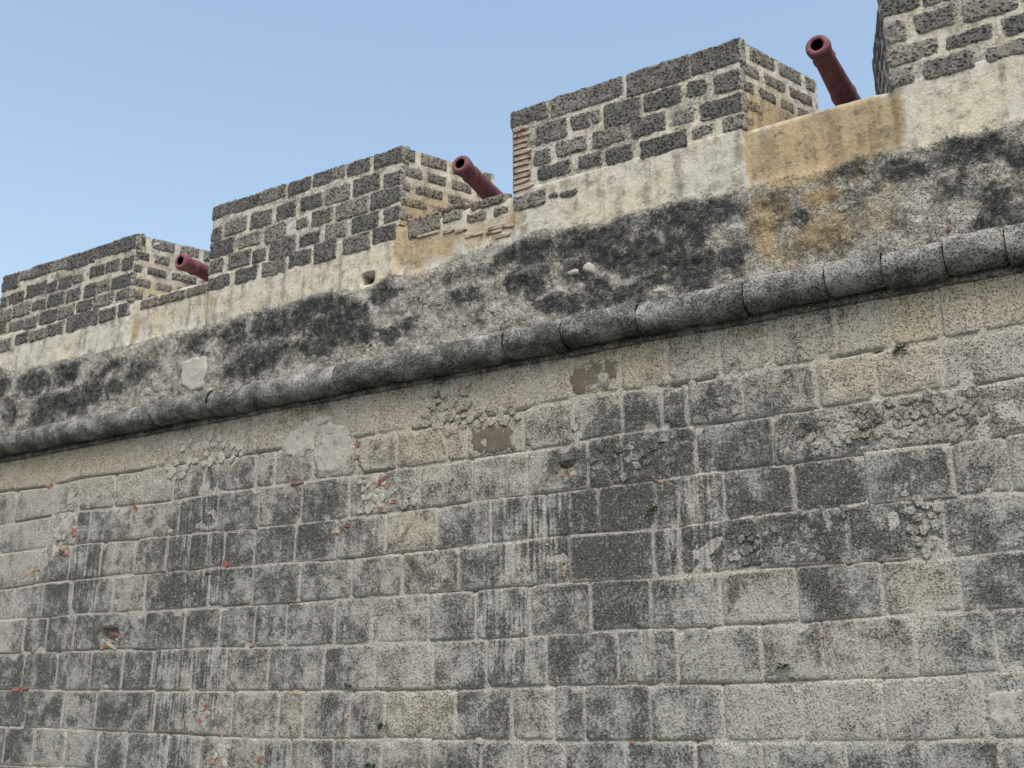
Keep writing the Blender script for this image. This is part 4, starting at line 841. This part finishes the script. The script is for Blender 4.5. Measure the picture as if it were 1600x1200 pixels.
def cannon(mx, my, mz, yaw, elev, label, bar_len=None):
    rot = Matrix.Rotation(R(yaw), 4, 'Z') @ Matrix.Rotation(R(-elev), 4, 'X')
    piv = Vector((mx, my, mz)) - rot @ Vector((0, -PIV, 0))
    root = empty('cannon', (piv.x, piv.y, Z_PLATFORM), label, 'cannon', 'cannons in the embrasures', R(yaw))
    zh = piv.z - Z_PLATFORM
    barrel = lathe('barrel', [(y - PIV, r) for y, r in BARREL], M['iron'], root, loc=(0, 0, zh))
    barrel.rotation_euler = (R(-elev), 0, 0)
    lathe('bore', [(.70 - PIV, .064), (.004 - PIV, .066)], M['bore'], barrel, cap0=True)
    for s in (-1, 1):
        t = lathe('trunnion', [(0, .055), (.13, .055)], M['iron'], barrel, 20, (s * .12, 0, 0), cap1=True)
        t.rotation_euler = (0, 0, R(-90 * s))
    # stepped wooden carriage
    for s in (-1, 1):
        pts = [(-.08, .16), (-.08, zh - .06), (.25, zh - .06), (.25, zh - .16), (.6, zh - .16), (.6, zh - .32), (.95, zh - .32), (.95, zh - .48), (1.3, zh - .48), (1.3, .16)]
        V = [(s * .19, y, z) for y, z in pts] + [(s * .28, y, z) for y, z in pts]
        n = len(pts)
        F = [tuple(range(n)), tuple(reversed(range(n, 2 * n)))] + [(i, (i + 1) % n, n + (i + 1) % n, n + i) for i in range(n)]
        o = mesh('carriage_side', V, F, M['wood'], root, smooth=False)
        bm = bmesh.new(); bm.from_mesh(o.data); bmesh.ops.recalc_face_normals(bm, faces=bm.faces); bm.to_mesh(o.data); bm.free()
        for y in (.10, 1.05):
            w = lathe('wheel', [(0, .03), (0, .16), (.09, .16), (.09, .03)], M['wood'], root, 24, (s * .30, y, .16), True, True)
            w.rotation_euler = (0, 0, R(-90 * s))
    for y in (.10, 1.05): box('axle', (0, y, .17), (.60, .12, .12), M['wood'], root)
    return root
cannon(-1.986, .10, 7.735, 0.0, 0.0, 'dark red iron cannon against open sky, in the opening above the ochre plaster')
cannon(-6.139, .10, 7.63, 2.0, 6.0, 'dark red iron cannon tilted up in the middle opening, overlapping a pale merlon side')
cannon(-10.727, .10, 7.446, 0.0, 0.5, 'smallest-looking dark red cannon, in the farthest opening at the left')

# ---------------------------------------------------------------- weeds rooted in the joints
WL = ['uppermost of three small green weeds low in the middle of the wall', 'middle one of three small green weeds low in the middle of the wall',
      'lowest of three small green weeds in the wall, at the bottom edge', 'dark green weed on the darkest blocks in mid wall',
      'green weed tucked under the yellow stone below the cordon', 'flat dark green moss tuft low on the right of the wall', 'small green tuft in the shade under the cordon at far left']
for k, (x, z) in enumerate(WEEDS):
    root = empty('wall_weed', (x, -.02, z), WL[k], 'weed', 'weeds in the wall')
    r = random.Random(900 + k)
    V = []; F = []; SV = []; SF = []
    for i in range(26):
        a = r.uniform(0, 6.28); el_ = r.uniform(-.3, 1.1); L = r.uniform(.04, .095)
        d = Vector((math.cos(a) * math.cos(el_) * 1.1, -abs(math.sin(a) * math.cos(el_)) * .7 - .1, math.sin(el_) * .7))
        side = d.cross(Vector((0, 0, 1))).normalized() * r.uniform(.006, .011)
        b = Vector((r.uniform(-.02, .02), 0, r.uniform(-.012, .012)))
        m = b + d * L * .55 + Vector((0, 0, .006)); t = b + d * L
        n = len(V); V += [b + d * L * .2, m - side, t, m + side]; F += [(n, n + 1, n + 2, n + 3)]
        if i % 4 == 0:
            n = len(SV); s2 = Vector((.002, 0, 0)); SV += [b - s2, b + s2, m + s2, m - s2]; SF.append((n, n + 1, n + 2, n + 3))
    mesh('foliage', V, F, M['leaf'], root, smooth=False)
    mesh('stem', SV, SF, M['stem'], root, smooth=False)
